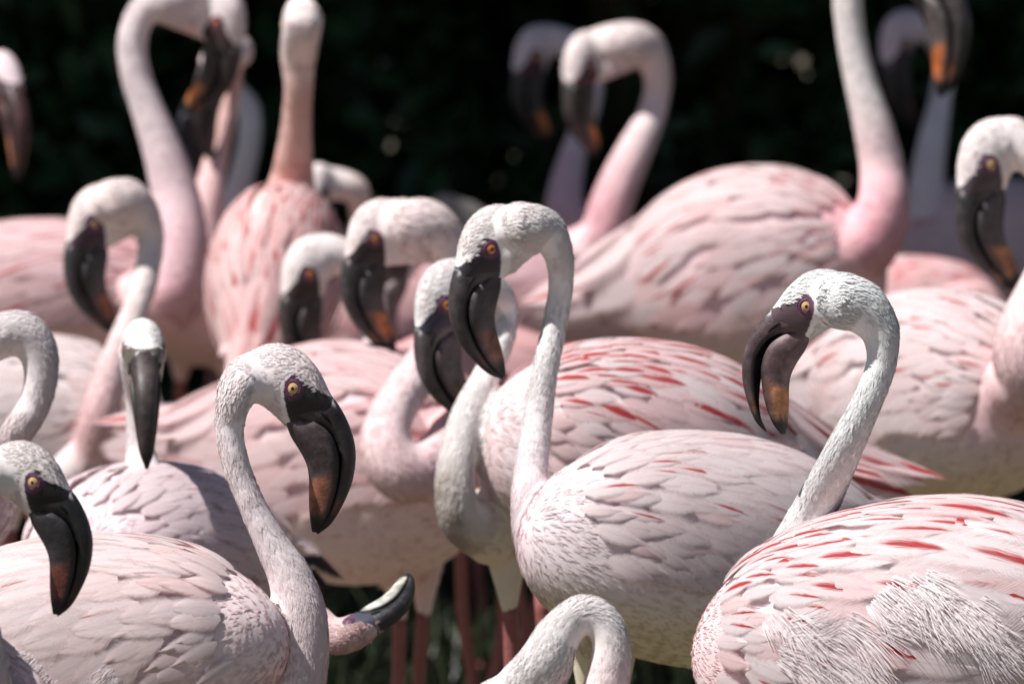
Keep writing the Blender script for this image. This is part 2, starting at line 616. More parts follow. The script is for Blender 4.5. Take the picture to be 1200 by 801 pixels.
def upper_bill_geo():
    n = 44
    D = catmull(np.hstack([CUL, MTH, np.array(UPW)[:, None]]), n)
    ph = np.linspace(0, np.pi, 15)
    rings, T = [], []
    for i, (cx, cz, mx, mz, wd) in enumerate(D):
        c, m = np.array([cx, cz]), np.array([mx, mz])
        lat = wd * np.sign(np.cos(ph)) * np.abs(np.cos(ph)) ** 0.75
        q = m + np.outer(np.sin(ph) ** 0.72, (c - m))
        ring = np.stack([q[:, 0], lat, q[:, 1]], 1)
        tt_ = i / (n - 1)
        kd = 0.62 * math.sin(math.pi * min(1, max(0, (tt_ - 0.12) / 0.8))) if 0.12 < tt_ < 0.92 else 0.0
        inn = m + (c - m) * 0.03
        kel = m - (c - m) * kd
        extra = np.array([[inn[0], -wd * 0.78, inn[1]], [kel[0], -wd * 0.4, kel[1]], [kel[0], wd * 0.4, kel[1]], [inn[0], wd * 0.78, inn[1]]])
        rings.append(np.vstack([ring, extra]))
        T += [(tt_, s) for s in list(np.sin(ph)) + [-0.2, -0.4, -0.4, -0.2]]
    V, F = rings_mesh(rings)
    return V, F, np.array(T)


def lower_bill_geo():
    n = 44
    D = catmull(np.hstack([LMT, LLE, np.array(LOW)[:, None]]), n)
    ph = np.linspace(0, np.pi, 17)
    rings, T = [], []
    for i, (mx, mz, lx, lz, wd) in enumerate(D):
        m, l = np.array([mx, mz]), np.array([lx, lz])
        lat = wd * np.sign(np.cos(ph)) * np.abs(np.cos(ph)) ** 0.7 * (1 - 0.06 * (np.abs(np.cos(ph)) > 0.98))
        q = m + np.outer(np.sin(ph) ** 0.9, (l - m))
        ring = np.stack([q[:, 0], lat, q[:, 1]], 1)
        inn = m + (l - m) * 0.06
        extra = np.array([[inn[0], -wd * 0.7, inn[1]], [inn[0], wd * 0.7, inn[1]]])
        rings.append(np.vstack([ring, extra]))
        T += [(i / (n - 1), s) for s in list(np.sin(ph)) + [-0.3, -0.3]]
    V, F = rings_mesh(rings)
    return V, F, np.array(T)


SKULL = head_skull()
UPB = upper_bill_geo()
LWB = lower_bill_geo()


def bill_cols(T, kind, dark, orange, amt, pale=None, front=None):
    t, s = T[:, 0], T[:, 1]
    base = np.array(dark)[None] * np.ones((len(t), 1))
    base = base * (1.0 + 0.25 * np.sin(t * 9 + s * 4))[:, None] * (1.3 if kind == 'lower' else 0.85)
    if kind == 'lower':
        om = smooth01(0.55, 0.63, t + 0.05 * s) * (1 - smooth01(0.80, 0.88, t + 0.04 * np.sin(s * 25))) * smooth01(0.1, 0.4, s)
        black = smooth01(0.82, 0.90, t) + (1 - smooth01(0.02, 0.22, s)) * smooth01(0.3, 0.5, t) * 0.85
    else:
        om = smooth01(0.70, 0.76, t) * (1 - smooth01(0.80, 0.86, t)) * (1 - smooth01(0.3, 0.75, s)) * 0.7
        black = smooth01(0.80, 0.88, t) + 0.35 * smooth01(0.45, 0.6, t) + (s < -0.1) + 0.8 * (1 - smooth01(0.02, 0.25, s)) * smooth01(0.15, 0.3, t)
    c = base
    if pale is not None and kind == 'lower':
        pm = smooth01(0.05, 0.2, t) * (1 - smooth01(0.86, 0.93, t)) * smooth01(0.05, 0.25, s)  # pale area stands for sunlight painted on the lower bill
        c = c * (1 - pm[:, None]) + np.array(pale) * pm[:, None]
    om = (om * amt)[:, None]
    c = c * (1 - om) + np.array(orange) * om
    black = np.clip(black, 0, 1)[:, None]
    if front is not None:
        fm = ((1 - smooth01(0.13, 0.19, t + 0.03 * np.sin(s * 40))) * smooth01(0.86, 0.95, s))[:, None]
        c = c * (1 - fm) + np.array(front) * fm
    return c * (1 - black) + np.array([0.010, 0.009, 0.010]) * black


def dome(y0, rise, R, r0, r1, side, k=28, nr=6):
    """dome strip between radii r0..r1 of a cap of radius R (head pixels), facing sideways"""
    ang = np.linspace(0, 2 * np.pi, k, endpoint=False)
    V, F = [], []
    rs = np.linspace(r0, r1, nr)
    for r in rs:
        y = y0 + rise * (1 - (r / R) ** 2)
        for a in ang:
            V.append((r * math.cos(a), side * y, r * math.sin(a)))
    for i in range(nr - 1):
        for j in range(k):
            a, b = i * k + j, i * k + (j + 1) % k
            F.append((a, b, b + k, a + k) if side < 0 else (a, a + k, b + k, b))
    return np.array(V), F


def torus(R, r, y, side, k=30, kk=9):
    V, F = [], []
    for i in range(k):
        a = 2 * math.pi * i / k
        for j in range(kk):
            q = 2 * math.pi * j / kk
            rr = R + r * math.cos(q)
            V.append((rr * math.cos(a), side * (y + r * 0.9 * math.sin(q)), rr * math.sin(a) * 0.97))
    for i in range(k):
        for j in range(kk):
            F.append((i * kk + j, ((i + 1) % k) * kk + j, ((i + 1) % k) * kk + (j + 1) % kk, i * kk + (j + 1) % kk))
    return np.array(V), F


# torso: s in [-1 tail, 1 breast]
def torso_dims(s, a, b, c):
    s = np.asarray(s, float)
    q = np.abs(s)
    front = s > 0
    top = np.where(front, (1 - q ** 2.3) ** 0.55, (1 - q ** 2.0) ** 0.75)
    bot = np.where(front, (1 - q ** 2.2) ** 0.5, (1 - q ** 1.5) ** 0.85)
    wid = np.where(front, (1 - q ** 2.2) ** 0.5, (1 - q ** 1.9) ** 0.75)
    return b * top, b * bot, c * wid


def torso_point(s, th, T, off=0.0):
    """th: angle from straight up, +-pi"""
    a, b, c = T['a'], T['b'], T['c']
    t, bo, wd = torso_dims(s, a, b, c)
    sn, cs = np.sin(th), np.cos(th)
    lat = np.sign(sn) * np.abs(sn) ** (2 / 2.2)
    ver = np.sign(cs) * np.abs(cs) ** (2 / 2.2)
    zz = np.where(cs > 0, t * ver, bo * ver)
    return np.stack([a * np.asarray(s) * np.ones_like(zz), wd * lat, zz - 0.10 * b * (1 - np.asarray(s)) * 0], -1)


def torso_frame(s, th, T):
    e = 1e-3
    p = torso_point(s, th, T)
    ds = torso_point(min(s + e, 0.999), th, T) - torso_point(max(s - e, -0.999), th, T)
    dt = torso_point(s, th + e, T) - torso_point(s, th - e, T)
    n = np.cross(ds, dt)
    n /= np.linalg.norm(n) + 1e-12
    if n @ (p - np.array([p[0] * 0.6, 0, 0])) < 0:
        n = -n
    return p, ds / (np.linalg.norm(ds) + 1e-12), n


def rot_zyx(yaw, pitch, roll=0):
    return np.array((Matrix.Rotation(rad(yaw), 3, 'Z') @ Matrix.Rotation(rad(-pitch), 3, 'Y') @ Matrix.Rotation(rad(roll), 3, 'X')))


# feather templates -------------------------------------------------------
def feather_template(wr, bend, camber, ragged, point=1.0):
    """unit length feather along +x, normal +z; 4 columns x 7 rows (48 tris)"""
    rows, cols = 7, 5
    V, UV, F = [], [], []
    vs = np.linspace(0, 1, rows)
    for i, v in enumerate(vs):
        wv = wr * (np.sin(np.pi * min(1, (0.12 + 0.88 * v)) ** 0.85) ** 0.55) if v < 0.999 else wr * 0.16 * point
        if i == 0:
            wv = wr * 0.25
        for j, u in enumerate(np.linspace(-1, 1, cols)):
            x = v - 0.10 * abs(u) * (v > 0.5) * v + ragged * (random.random() - 0.5) * (v > 0.7)
            y = u * wv
            z = bend * 4 * v * (1 - v) * 0.4 - camber * (u * wv) ** 2 / wr 
            V.append((x, y, z))
            UV.append((u, v, 0))
    for i in range(rows - 1):
        for j in range(cols - 1):
            a = i * cols + j
            F.append((a, a + 1, a + cols + 1, a + cols))
    return np.array(V), F, np.array(UV)


FT = []
for wr, bd, cb, rg, pt in ((0.21, 0.10, 0.04, 0.05, 1.4), (0.25, 0.10, 0.05, 0.06, 1.8), (0.175, 0.10, 0.04, 0.05, 1.0), (0.125, 0.10, 0.04, 0.04, 0.8)):
    V, F, UV = feather_template(wr, bd, cb, rg, pt)
    me = mesh_from('feather', V, F)
    set_vec(me, UV, 'fuv')
    me.materials.append(M_FEA)
    FT.append((me, V, np.array(F), UV))


def feather_rows(T, near):
    """list of (s, theta, length, template, skew_deg, lift_deg) for one side (+1/-1)"""
    out = []
    s = -0.86
    sc = T['a'] / 0.16
    while s < 0.80:
        f = (s + 0.86) / 1.48
        ln = (0.105 - 0.066 * f ** 0.85) * sc
        n = int(round(5 + 7.5 * f ** 0.9))
        th0, th1 = rad(-4 if near else 16 + 8 * f), rad(96 + 10 * (1 - f))
        for k in range(n):
            u = (k + 0.5 * ((len(out) // 3) % 2) + random.uniform(-0.25, 0.25)) / max(1, n - 0.5)
            th = th0 + (th1 - th0) * u
            L = ln * random.uniform(0.85, 1.15) * (1.0 + 0.12 * (1 - u))
            out.append((s + random.uniform(-0.03, 0.03), th, L, random.choice((0, 0, 1, 2, 2)), -3 + 26 * u + random.gauss(0, 4), 0.3 + random.gauss(0, 0.4) + 0.15 * f))
        s += ln / T['a'] * 0.36
    return out


# ---------------------------------------------------------------- the birds
BIRDS = []


def bird(**k):
    BIRDS.append(k)


WHITE = (0.83, 0.77, 0.765)
PALE = (0.83, 0.70, 0.70)
PINK = (0.80, 0.54, 0.54)
ROSE = (0.74, 0.44, 0.45)
CREAM = (0.74, 0.68, 0.58)
DARKB = (0.034, 0.024, 0.025)
BROWNB = (0.062, 0.040, 0.042)
ORANGE = (0.33, 0.105, 0.045)

bird(key='A', d=6.0, lod=0, label='pale flamingo bowing its dark bill right, purple-ringed amber eye, mottled white neck',
     head=dict(eye=(343, 455), yaw=-3, pitch=0),
     neck=[(277, 461, 0, 24), (269, 500, 0, 17.5), (275, 538, 0, 16.5), (287, 572, 0, 16), (302, 605, 0, 17), (320, 640, 0, 20.5), (339, 675, 0, 26), (350, 715, 0, 32), (350, 760, 0, 36), (338, 805, 0, 42), (300, 825, 0, 52), (240, 800, 0, 50)],
     torso=dict(c=(90, 766), dd=0.0, yaw=-14, pitch=5, a=.165, b=.085, c2=.078),
     cols=dict(head=(0.84, 0.78, 0.775), neck=(0.82, 0.75, 0.755), base=PALE, body=PALE, belly=PALE), red=dict(p=.16, amt=.36, top=1), bill=(DARKB, ORANGE, 0.55), skin=(0.025, 0.02, 0.022),
     fcol=((0.80, 0.70, 0.67), (0.80, 0.74, 0.73)), tuft=dict(n=1000, plumes=0, s=(-.6, .35), th=(84, 98)))
bird(key='B', d=6.1, lod=0, label='bright white necked flamingo with open bill facing left, crimson streaks over its back',
     head=dict(eye=(945, 359), yaw=176, pitch=9, scale=.91, open=8),
     neck=[(984, 352, 0, 33.5), (1008, 360, 0, 32), (1029, 383, 0, 24.5), (1034, 410, 0, 19.5), (1030, 436, 0, 18), (1014, 476, 0, 18.5), (992, 520, 0.01, 21.5), (974, 558, 0.03, 24), (952, 602, .06, 27), (925, 655, .08, 31), (900, 710, .08, 38), (890, 760, .05, 44), (930, 790, .02, 50)],
     torso=dict(c=(1092, 750), dd=0.0, yaw=152, pitch=-9, a=.20, b=.105, c2=.10),
     cols=dict(head=(0.82, 0.81, 0.80), neck=(0.82, 0.81, 0.80), base=WHITE, body=PALE, belly=PALE), red=dict(p=.85, amt=.56, top=1.1), bill=((0.085, 0.052, 0.055), (0.45, 0.20, 0.08), 0.75), skin=(0.10, 0.065, 0.075),
     fcol=((0.82, 0.74, 0.73), (0.82, 0.78, 0.77)), tuft=dict(n=2100, plumes=0, s=(-.75, .45), th=(70, 90)))
bird(key='C', d=5.75, lod=0, label='flamingo with black bill tipped dull red, reaching in over the folded wing of its neighbour',
     head=dict(eye=(38, 565), yaw=-8, pitch=0, scale=.88),
     neck=[(-26, 572, 0, 25), (-40, 606, 0, 17), (-42, 650, 0, 18), (-34, 700, -.03, 21), (-24, 750, -.06, 27), (-22, 800, -.06, 34), (-40, 850, -.05, 44), (-90, 860, 0, 50)],
     torso=dict(c=(-170, 850), dd=0.0, yaw=-10, pitch=3, a=.15, b=.078, c2=.072),
     cols=dict(head=(0.74, 0.70, 0.68), neck=(0.74, 0.70, 0.68), base=PALE, body=PALE, belly=PALE), red=dict(p=.1, amt=.3), bill=((0.014, 0.012, 0.013), (0.16, 0.035, 0.02), 0.6), skin=(0.014, 0.012, 0.013))
bird(key='D', d=6.62, lod=0, label='flamingo with grey-white arched neck doubled over, its head hanging low beside it',
     head=dict(eye=(-98, 490), yaw=186, pitch=-40),
     neck=[(-50, 440, 0, 24), (-20, 405, 0, 26), (20, 390, 0, 27), (42, 407, 0, 24), (48, 438, 0, 20.5), (41, 472, 0, 19), (22, 503, 0, 20), (-4, 532, .02, 23), (-40, 565, .03, 30), (-80, 585, .04, 42)],
     torso=dict(c=(-190, 600), dd=0.06, yaw=5, pitch=4, a=.15, b=.08, c2=.072),
     cols=dict(head=WHITE, neck=(0.74, 0.70, 0.70), base=PALE, body=PALE, belly=PALE), red=dict(p=.1, amt=.3), bill=(DARKB, ORANGE, .5), skin=(.03, .024, .027))
bird(key='E', d=5.78, lod=0, label='white looped flamingo neck rising in front of the bird with bounce-tinted belly, head dipped below',
     head=dict(eye=(583, 868), yaw=183, pitch=-52, scale=1.05),
     neck=[(634, 785, 0, 34), (654, 745, 0, 27), (680, 720, 0, 22.5), (704, 727, 0, 21.5), (716, 754, 0, 22.5), (713, 792, 0, 25.5), (704, 835, 0, 32), (712, 890, 0, 44), (770, 925, 0, 55)],
     torso=dict(c=(860, 960), dd=0.0, yaw=185, pitch=-3, a=.15, b=.078, c2=.07),
     cols=dict(head=(0.80, 0.78, 0.77), neck=(0.80, 0.77, 0.76), base=(0.80, 0.60, 0.60), body=PALE, belly=PALE), red=dict(p=.2, amt=.4), bill=(DARKB, ORANGE, .5), skin=(.03, .024, .027))
bird(key='H', d=6.48, lod=0, label='flamingo with tall hooked white neck and yellowish belly, bill hanging over its neighbour\'s',
     head=dict(eye=(576, 292), yaw=201, pitch=-17, scale=.96),
     jowl=(622, 275, .008, 20), neck=[(611, 265, .005, 28), (637, 270, .015, 25), (654, 297, .02, 18), (657, 335, .03, 15), (649, 386, .03, 15), (638, 437, .02, 16), (629, 500, 0.01, 18), (622, 555, -.01, 20.5), (622, 596, -.03, 24), (634, 632, -.03, 32), (668, 655, 0, 46)],
     torso=dict(c=(838, 650), dd=0.0, yaw=202, pitch=8, a=.172, b=.094, c2=.078),
     cols=dict(head=(0.80, 0.77, 0.75), neck=(0.80, 0.78, 0.77), base=(0.78, 0.68, 0.70), body=(0.78, 0.70, 0.71), belly=(0.72, 0.66, 0.48)), red=dict(p=.2, amt=.4), bill=((0.040, 0.031, 0.033), (0.30, 0.10, 0.05), .5), skin=(.03, .024, .03),  # yellow belly: bounce from the sunlit ground put into the colour
     iris='red', fcol=((0.78, 0.70, 0.69), (0.80, 0.75, 0.74)), legs=[(722, .05), (694, .0)])
bird(key='I', d=6.82, lod=0, label='flamingo with white crown, grey-purple bill and mud-stained breast, vivid red streaked back',
     head=dict(eye=(524, 357), yaw=202, pitch=-28, scale=.98),
     neck=[(575, 340, .03, 21), (592, 362, .04, 15.5), (588, 398, .03, 15), (570, 440, .01, 16.5), (550, 482, -.02, 20), (538, 525, -.04, 22), (533, 570, -.05, 24), (543, 608, -.04, 28), (580, 625, 0, 40)],
     torso=dict(c=(764, 540), dd=0.02, yaw=198, pitch=9, a=.16, b=.098, c2=.078),
     cols=dict(head=(0.82, 0.80, 0.79), neck=(0.82, 0.80, 0.78), base=(0.80, 0.76, 0.72), body=(0.82, 0.70, 0.70), belly=(0.74, 0.67, 0.54)), red=dict(p=.7, amt=.62, top=1.5, tail=1), bill=((0.062, 0.045, 0.047), (0.26, 0.16, 0.11), .5), skin=(.035, .03, .05),
     iris='red', stain=True, fcol=((0.82, 0.64, 0.63), (0.82, 0.76, 0.75)), legs=[(592, -.02), (640, .08)])
bird(key='G', d=6.72, lod=0, label='flamingo facing straight on, narrow bill pointing down between its eyes, lavender-pink body',
     head=dict(mid=(168, 411), yaw=275, pitch=24, scale=.98),
     neck=[(166, 440, .055, 24), (164, 470, .075, 16.5), (163, 505, .085, 16), (166, 540, .085, 20), (172, 580, .07, 32), (180, 620, .06, 44)],
     torso=dict(c=(186, 654), dd=0.11, yaw=236, pitch=4, a=.14, b=.078, c2=.092),
     cols=dict(head=(0.82, 0.80, 0.79), neck=(0.82, 0.79, 0.78), base=WHITE, body=(0.80, 0.71, 0.73), belly=PALE), red=dict(p=.03, amt=.3), bill=((0.05, 0.035, 0.032), (0.12, 0.05, 0.04), .4), skin=(.10, .08, .06),
     fcol=((0.79, 0.70, 0.715), (0.81, 0.74, 0.755)), primaries=True)
bird(key='K', d=7.35, lod=1, label='flamingo with deep U-bent pink neck, bulky rosy body and orange patch on dark bill',
     head=dict(eye=(440, 280), yaw=200, pitch=-21, scale=.97),
     jowl=(500, 288, .012, 21), neck=[(478, 265, .01, 34), (505, 269, .015, 33), (529, 296, .02, 23), (535, 352, .01, 18), (518, 398, -.03, 21), (486, 442, -.08, 25), (459, 485, -.11, 27), (452, 524, -.13, 31), (472, 553, -.13, 35), (505, 548, -.11, 34), (532, 522, -.06, 36), (545, 515, 0, 44)],
     torso=dict(c=(398, 545), dd=0.06, yaw=-24, pitch=-2, a=.155, b=.111, c2=.085),
     cols=dict(head=(0.80, 0.70, 0.68), neck=(0.80, 0.66, 0.66), base=(0.80, 0.58, 0.59), body=(0.82, 0.63, 0.63), belly=(0.82, 0.62, 0.60)), red=dict(p=.15, amt=.4), bill=((0.032, 0.026, 0.027), (0.40, 0.13, 0.05), .9), skin=(.03, .02, .025),
     iris='red', fcol=((0.80, 0.61, 0.61), (0.82, 0.70, 0.69)), legs=[(462, -.02), (500, .03)])
bird(key='M', d=7.75, lod=2, label='flamingo whose pale cheek and dark bill show just behind the orange-patched bill',
     head=dict(eye=(364, 322), yaw=204, pitch=-25),
     neck=[(424, 312, .03, 20), (440, 345, .04, 14), (438, 385, .04, 15), (428, 430, .03, 20), (420, 465, .02, 30), (425, 500, .02, 40)],
     torso=dict(c=(455, 520), dd=0.06, yaw=215, pitch=0, a=.14, b=.078, c2=.07),
     cols=dict(head=(0.80, 0.73, 0.71), neck=PALE, base=PINK, body=PINK, belly=PINK), red=dict(p=.2, amt=.4), bill=((0.045, 0.032, 0.03), ORANGE, .7), skin=(.05, .035, .03), iris='red', legs=[(534, .05), (590, .05)])
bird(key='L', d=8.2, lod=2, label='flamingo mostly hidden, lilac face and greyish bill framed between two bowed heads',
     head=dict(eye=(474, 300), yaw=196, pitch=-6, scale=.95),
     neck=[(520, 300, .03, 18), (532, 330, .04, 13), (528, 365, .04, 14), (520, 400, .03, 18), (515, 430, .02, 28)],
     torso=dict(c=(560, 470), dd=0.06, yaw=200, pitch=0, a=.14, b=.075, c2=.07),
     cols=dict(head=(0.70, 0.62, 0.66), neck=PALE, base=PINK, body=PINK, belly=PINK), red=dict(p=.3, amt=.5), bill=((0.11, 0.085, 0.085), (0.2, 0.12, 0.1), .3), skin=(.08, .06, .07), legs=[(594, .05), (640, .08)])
bird(key='N', d=7.75, lod=1, label='flamingo with tightly hooked pinkish neck, charcoal bill hanging over soft white plumage',
     head=dict(eye=(112, 262), yaw=201, pitch=-23, scale=1.0),
     jowl=(156, 254, .01, 18), neck=[(131, 238, .003, 28), (148, 238, .008, 29), (165, 250, .015, 22.5), (176, 279, .02, 16.5), (172, 320, .01, 15.5), (158, 365, -.01, 16.5), (140, 410, -.03, 18), (127, 450, -.04, 21), (118, 490, -.04, 25), (112, 530, -.02, 32), (90, 555, 0, 42)],
     torso=dict(c=(20, 495), dd=0.06, yaw=-12, pitch=2, a=.15, b=.082, c2=.075),
     cols=dict(head=(0.80, 0.71, 0.69), neck=(0.76, 0.68, 0.66), base=PINK, body=(0.80, 0.74, 0.73), belly=PALE), red=dict(p=.05, amt=.3), bill=((0.03, 0.026, 0.028), (0.22, 0.07, 0.035), .8), skin=(.06, .035, .05), fcol=((0.80, 0.73, 0.71), (0.82, 0.78, 0.77)))
bird(key='P', d=8.3, lod=1, label='flamingo with long curled pink neck held high and bright orange patch on its bill',
     head=dict(eye=(252, 27), yaw=-38, pitch=-40, scale=1.0),
     jowl=(196, 12, 0, 18), neck=[(196, 4, 0, 23), (168, 14, 0, 18.5), (155, 50, 0, 18), (160, 90, 0, 18.5), (173, 128, 0, 20), (191, 178, 0, 24), (206, 232, 0, 29), (212, 290, -.01, 33), (200, 340, -.01, 42), (160, 362, 0, 52)],
     torso=dict(c=(40, 352), dd=0.04, yaw=2, pitch=2, a=.165, b=.08, c2=.078),
     cols=dict(head=(0.78, 0.70, 0.70), neck=(0.78, 0.70, 0.71), base=(0.80, 0.55, 0.59), body=(0.82, 0.62, 0.62), belly=PINK), red=dict(p=.3, amt=.5), bill=((0.035, 0.026, 0.025), (0.48, 0.165, 0.05), 1.0), skin=(.05, .03, .03), iris='red')
bird(key='Q', d=8.72, lod=2, label='flamingo with salmon neck and dark bill tucked just behind the curled-neck bird\'s bill',
     head=dict(eye=(274, 68), yaw=238, pitch=2),
     neck=[(273, 62, .05, 15), (272, 96, .05, 12), (264, 135, .04, 13), (252, 190, .02, 15), (243, 235, 0, 19), (238, 285, 0, 28)],
     torso=dict(c=(245, 350), dd=0.06, yaw=245, pitch=6, a=.14, b=.075, c2=.07),
     cols=dict(head=(0.78, 0.66, 0.64), neck=(0.74, 0.48, 0.44), base=PINK, body=PINK, belly=PINK), red=dict(p=.2, amt=.4), bill=((0.03, 0.022, 0.022), ORANGE, .2), skin=(.04, .03, .03))
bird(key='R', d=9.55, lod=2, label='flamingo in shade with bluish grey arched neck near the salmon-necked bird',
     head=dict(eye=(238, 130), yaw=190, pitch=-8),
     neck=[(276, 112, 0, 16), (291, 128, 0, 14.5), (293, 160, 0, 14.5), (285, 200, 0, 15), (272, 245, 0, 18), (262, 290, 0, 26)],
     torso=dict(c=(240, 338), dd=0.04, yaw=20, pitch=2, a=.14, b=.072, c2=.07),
     cols=dict(head=(0.72, 0.69, 0.70), neck=(0.70, 0.68, 0.70), base=PALE, body=PINK, belly=PINK), red=dict(p=.2, amt=.4), bill=(DARKB, ORANGE, .3), skin=(.04, .03, .03))  # bluish grey neck: the tree shade's cast is put into the colour
bird(key='S', d=8.05, lod=1, label='flamingo turned away with upright orange-pink neck, red streaked back toward the viewer',
     head=dict(mid=(352, 30), yaw=97, pitch=2, scale=1.0),
     neck=[(350, 62, 0, 22), (350, 100, .01, 17.5), (348, 140, .03, 18), (345, 180, .05, 22), (342, 215, .07, 28), (336, 250, .06, 40), (330, 290, .02, 55)],
     torso=dict(c=(322, 335), dd=0.0, yaw=82, pitch=26, a=.135, b=.085, c2=.064),
     cols=dict(head=(0.82, 0.75, 0.73), neck=(0.74, 0.50, 0.44), base=(0.72, 0.40, 0.36), body=(0.82, 0.60, 0.58), belly=PINK), red=dict(p=.55, amt=.5, top=1.0), bill=(DARKB, ORANGE, .5), skin=(.05, .03, .03), fcol=((0.82, 0.58, 0.56), (0.82, 0.68, 0.66)))
bird(key='T', d=8.7, lod=2, label='flamingo showing only a pale pink head beside the upright orange-pink neck',
     head=dict(eye=(384, 228), yaw=248, pitch=-6),
     neck=[(415, 222, .04, 17), (422, 252, .05, 13), (418, 290, .04, 14), (410, 330, .02, 20), (405, 370, .0, 32)],
     torso=dict(c=(430, 400), dd=0.05, yaw=215, pitch=0, a=.135, b=.072, c2=.068),
     cols=dict(head=(0.80, 0.72, 0.71), neck=(0.78, 0.66, 0.60), base=PINK, body=PINK, belly=PINK), red=dict(p=.2, amt=.4), bill=(DARKB, ORANGE, .4), skin=(.12, .06, .08), legs=[(345, .0), (360, .04)])
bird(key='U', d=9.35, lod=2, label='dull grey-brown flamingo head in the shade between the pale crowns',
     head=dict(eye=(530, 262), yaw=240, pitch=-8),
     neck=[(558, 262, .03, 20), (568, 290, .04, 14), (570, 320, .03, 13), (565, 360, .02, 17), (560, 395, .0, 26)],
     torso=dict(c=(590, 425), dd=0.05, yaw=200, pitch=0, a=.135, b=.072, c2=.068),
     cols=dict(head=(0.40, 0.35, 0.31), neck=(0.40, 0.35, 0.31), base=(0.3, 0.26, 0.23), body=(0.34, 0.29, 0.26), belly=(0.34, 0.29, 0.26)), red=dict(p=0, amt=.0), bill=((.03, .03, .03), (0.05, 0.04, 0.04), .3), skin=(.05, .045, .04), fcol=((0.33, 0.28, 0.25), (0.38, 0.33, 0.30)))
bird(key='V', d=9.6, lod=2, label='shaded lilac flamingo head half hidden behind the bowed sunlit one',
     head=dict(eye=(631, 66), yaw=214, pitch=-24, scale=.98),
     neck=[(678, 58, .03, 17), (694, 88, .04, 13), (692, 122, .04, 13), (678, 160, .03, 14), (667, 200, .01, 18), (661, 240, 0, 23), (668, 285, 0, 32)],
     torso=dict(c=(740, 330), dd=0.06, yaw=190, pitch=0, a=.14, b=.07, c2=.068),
     cols=dict(head=(0.70, 0.62, 0.66), neck=(0.70, 0.60, 0.66), base=(0.70, 0.48, 0.58), body=PINK, belly=PINK), red=dict(p=.1, amt=.4), bill=((.025, .02, .022), (0.5, 0.16, 0.04), .9), skin=(.08, .03, .05))  # lilac holds the cool shade tint, mixed into the plumage colours
bird(key='W', d=8.95, lod=1, label='flamingo with gracefully bowed head, short dark bill pointing down and slim pink neck',
     head=dict(eye=(694, 76), yaw=230, pitch=-26, scale=.97),
     jowl=(745, 62, .02, 17), neck=[(733, 51, .015, 26), (757, 58, .03, 23.5), (771, 90, .04, 17), (765, 130, .04, 17), (747, 170, .02, 21), (729, 208, 0, 24), (716, 242, -.01, 26), (708, 275, -.01, 30), (690, 300, 0, 40)],
     torso=dict(c=(640, 350), dd=0.04, yaw=10, pitch=0, a=.14, b=.072, c2=.068),
     cols=dict(head=(0.80, 0.72, 0.70), neck=(0.78, 0.66, 0.66), base=(0.78, 0.44, 0.48), body=(0.76, 0.56, 0.58), belly=PINK), red=dict(p=.3, amt=.5), bill=((.04, .032, .03), (0.5, 0.17, 0.06), .9), skin=(.09, .035, .045))
bird(key='X', d=8.1, lod=1, label='tall flamingo with thick pink neck rising out of view, large pale rounded body',
     head=dict(eye=(1066, -40), yaw=-36, pitch=2, scale=1.2),
     neck=[(1034, -66, 0, 24), (1005, -48, 0, 19), (994, -8, 0, 18), (998, 45, 0, 18), (1010, 100, 0, 20), (1024, 150, 0, 24), (1034, 200, 0, 27), (1034, 245, -.01, 32), (1015, 284, -.01, 40), (970, 305, 0, 55)],
     torso=dict(c=(872, 330), dd=0.04, yaw=-12, pitch=9, a=.148, b=.112, c2=.09),
     cols=dict(head=PALE, neck=(0.80, 0.76, 0.74), base=(0.80, 0.42, 0.47), body=(0.82, 0.60, 0.61), belly=(0.72, 0.56, 0.48)), red=dict(p=.22, amt=.5), bill=((.05, .04, .038), (0.38, 0.10, 0.03), 1.0), skin=(.05, .03, .03), fcol=((0.82, 0.67, 0.66), (0.83, 0.76, 0.75)))
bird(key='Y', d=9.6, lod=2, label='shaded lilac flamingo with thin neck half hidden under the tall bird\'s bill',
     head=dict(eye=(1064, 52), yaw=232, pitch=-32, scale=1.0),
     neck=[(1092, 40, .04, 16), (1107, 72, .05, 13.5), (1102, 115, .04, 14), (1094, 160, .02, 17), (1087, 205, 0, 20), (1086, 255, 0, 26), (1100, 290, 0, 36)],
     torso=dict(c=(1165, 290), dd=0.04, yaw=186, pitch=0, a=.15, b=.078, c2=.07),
     cols=dict(head=(0.72, 0.60, 0.66), neck=(0.70, 0.66, 0.72), base=(0.72, 0.64, 0.70), body=(0.74, 0.62, 0.66), belly=PINK), red=dict(p=.1, amt=.4), bill=((.022, .018, .02), (0.2, 0.06, 0.03), .5), skin=(.06, .03, .05))  # cool cast of the shade is painted into this lilac plumage
bird(key='O', d=8.75, lod=2, label='flamingo preening low, only rosy ruffled back feathers above the white-bodied bird',
     head=dict(eye=(1130, 420), yaw=190, pitch=-30),
     neck=[(1165, 400, 0, 17), (1172, 375, 0, 13), (1160, 352, 0, 14), (1140, 345, 0, 18), (1115, 360, 0, 28), (1090, 372, 0, 40)],
     torso=dict(c=(1062, 382), dd=0.05, yaw=10, pitch=0, a=.12, b=.072, c2=.068),
     cols=dict(head=PINK, neck=PINK, base=ROSE, body=(0.80, 0.56, 0.55), belly=PINK), red=dict(p=.7, amt=.6), bill=(DARKB, ORANGE, .5), skin=(.05, .03, .03), fcol=((0.80, 0.52, 0.52), (0.82, 0.66, 0.65)))
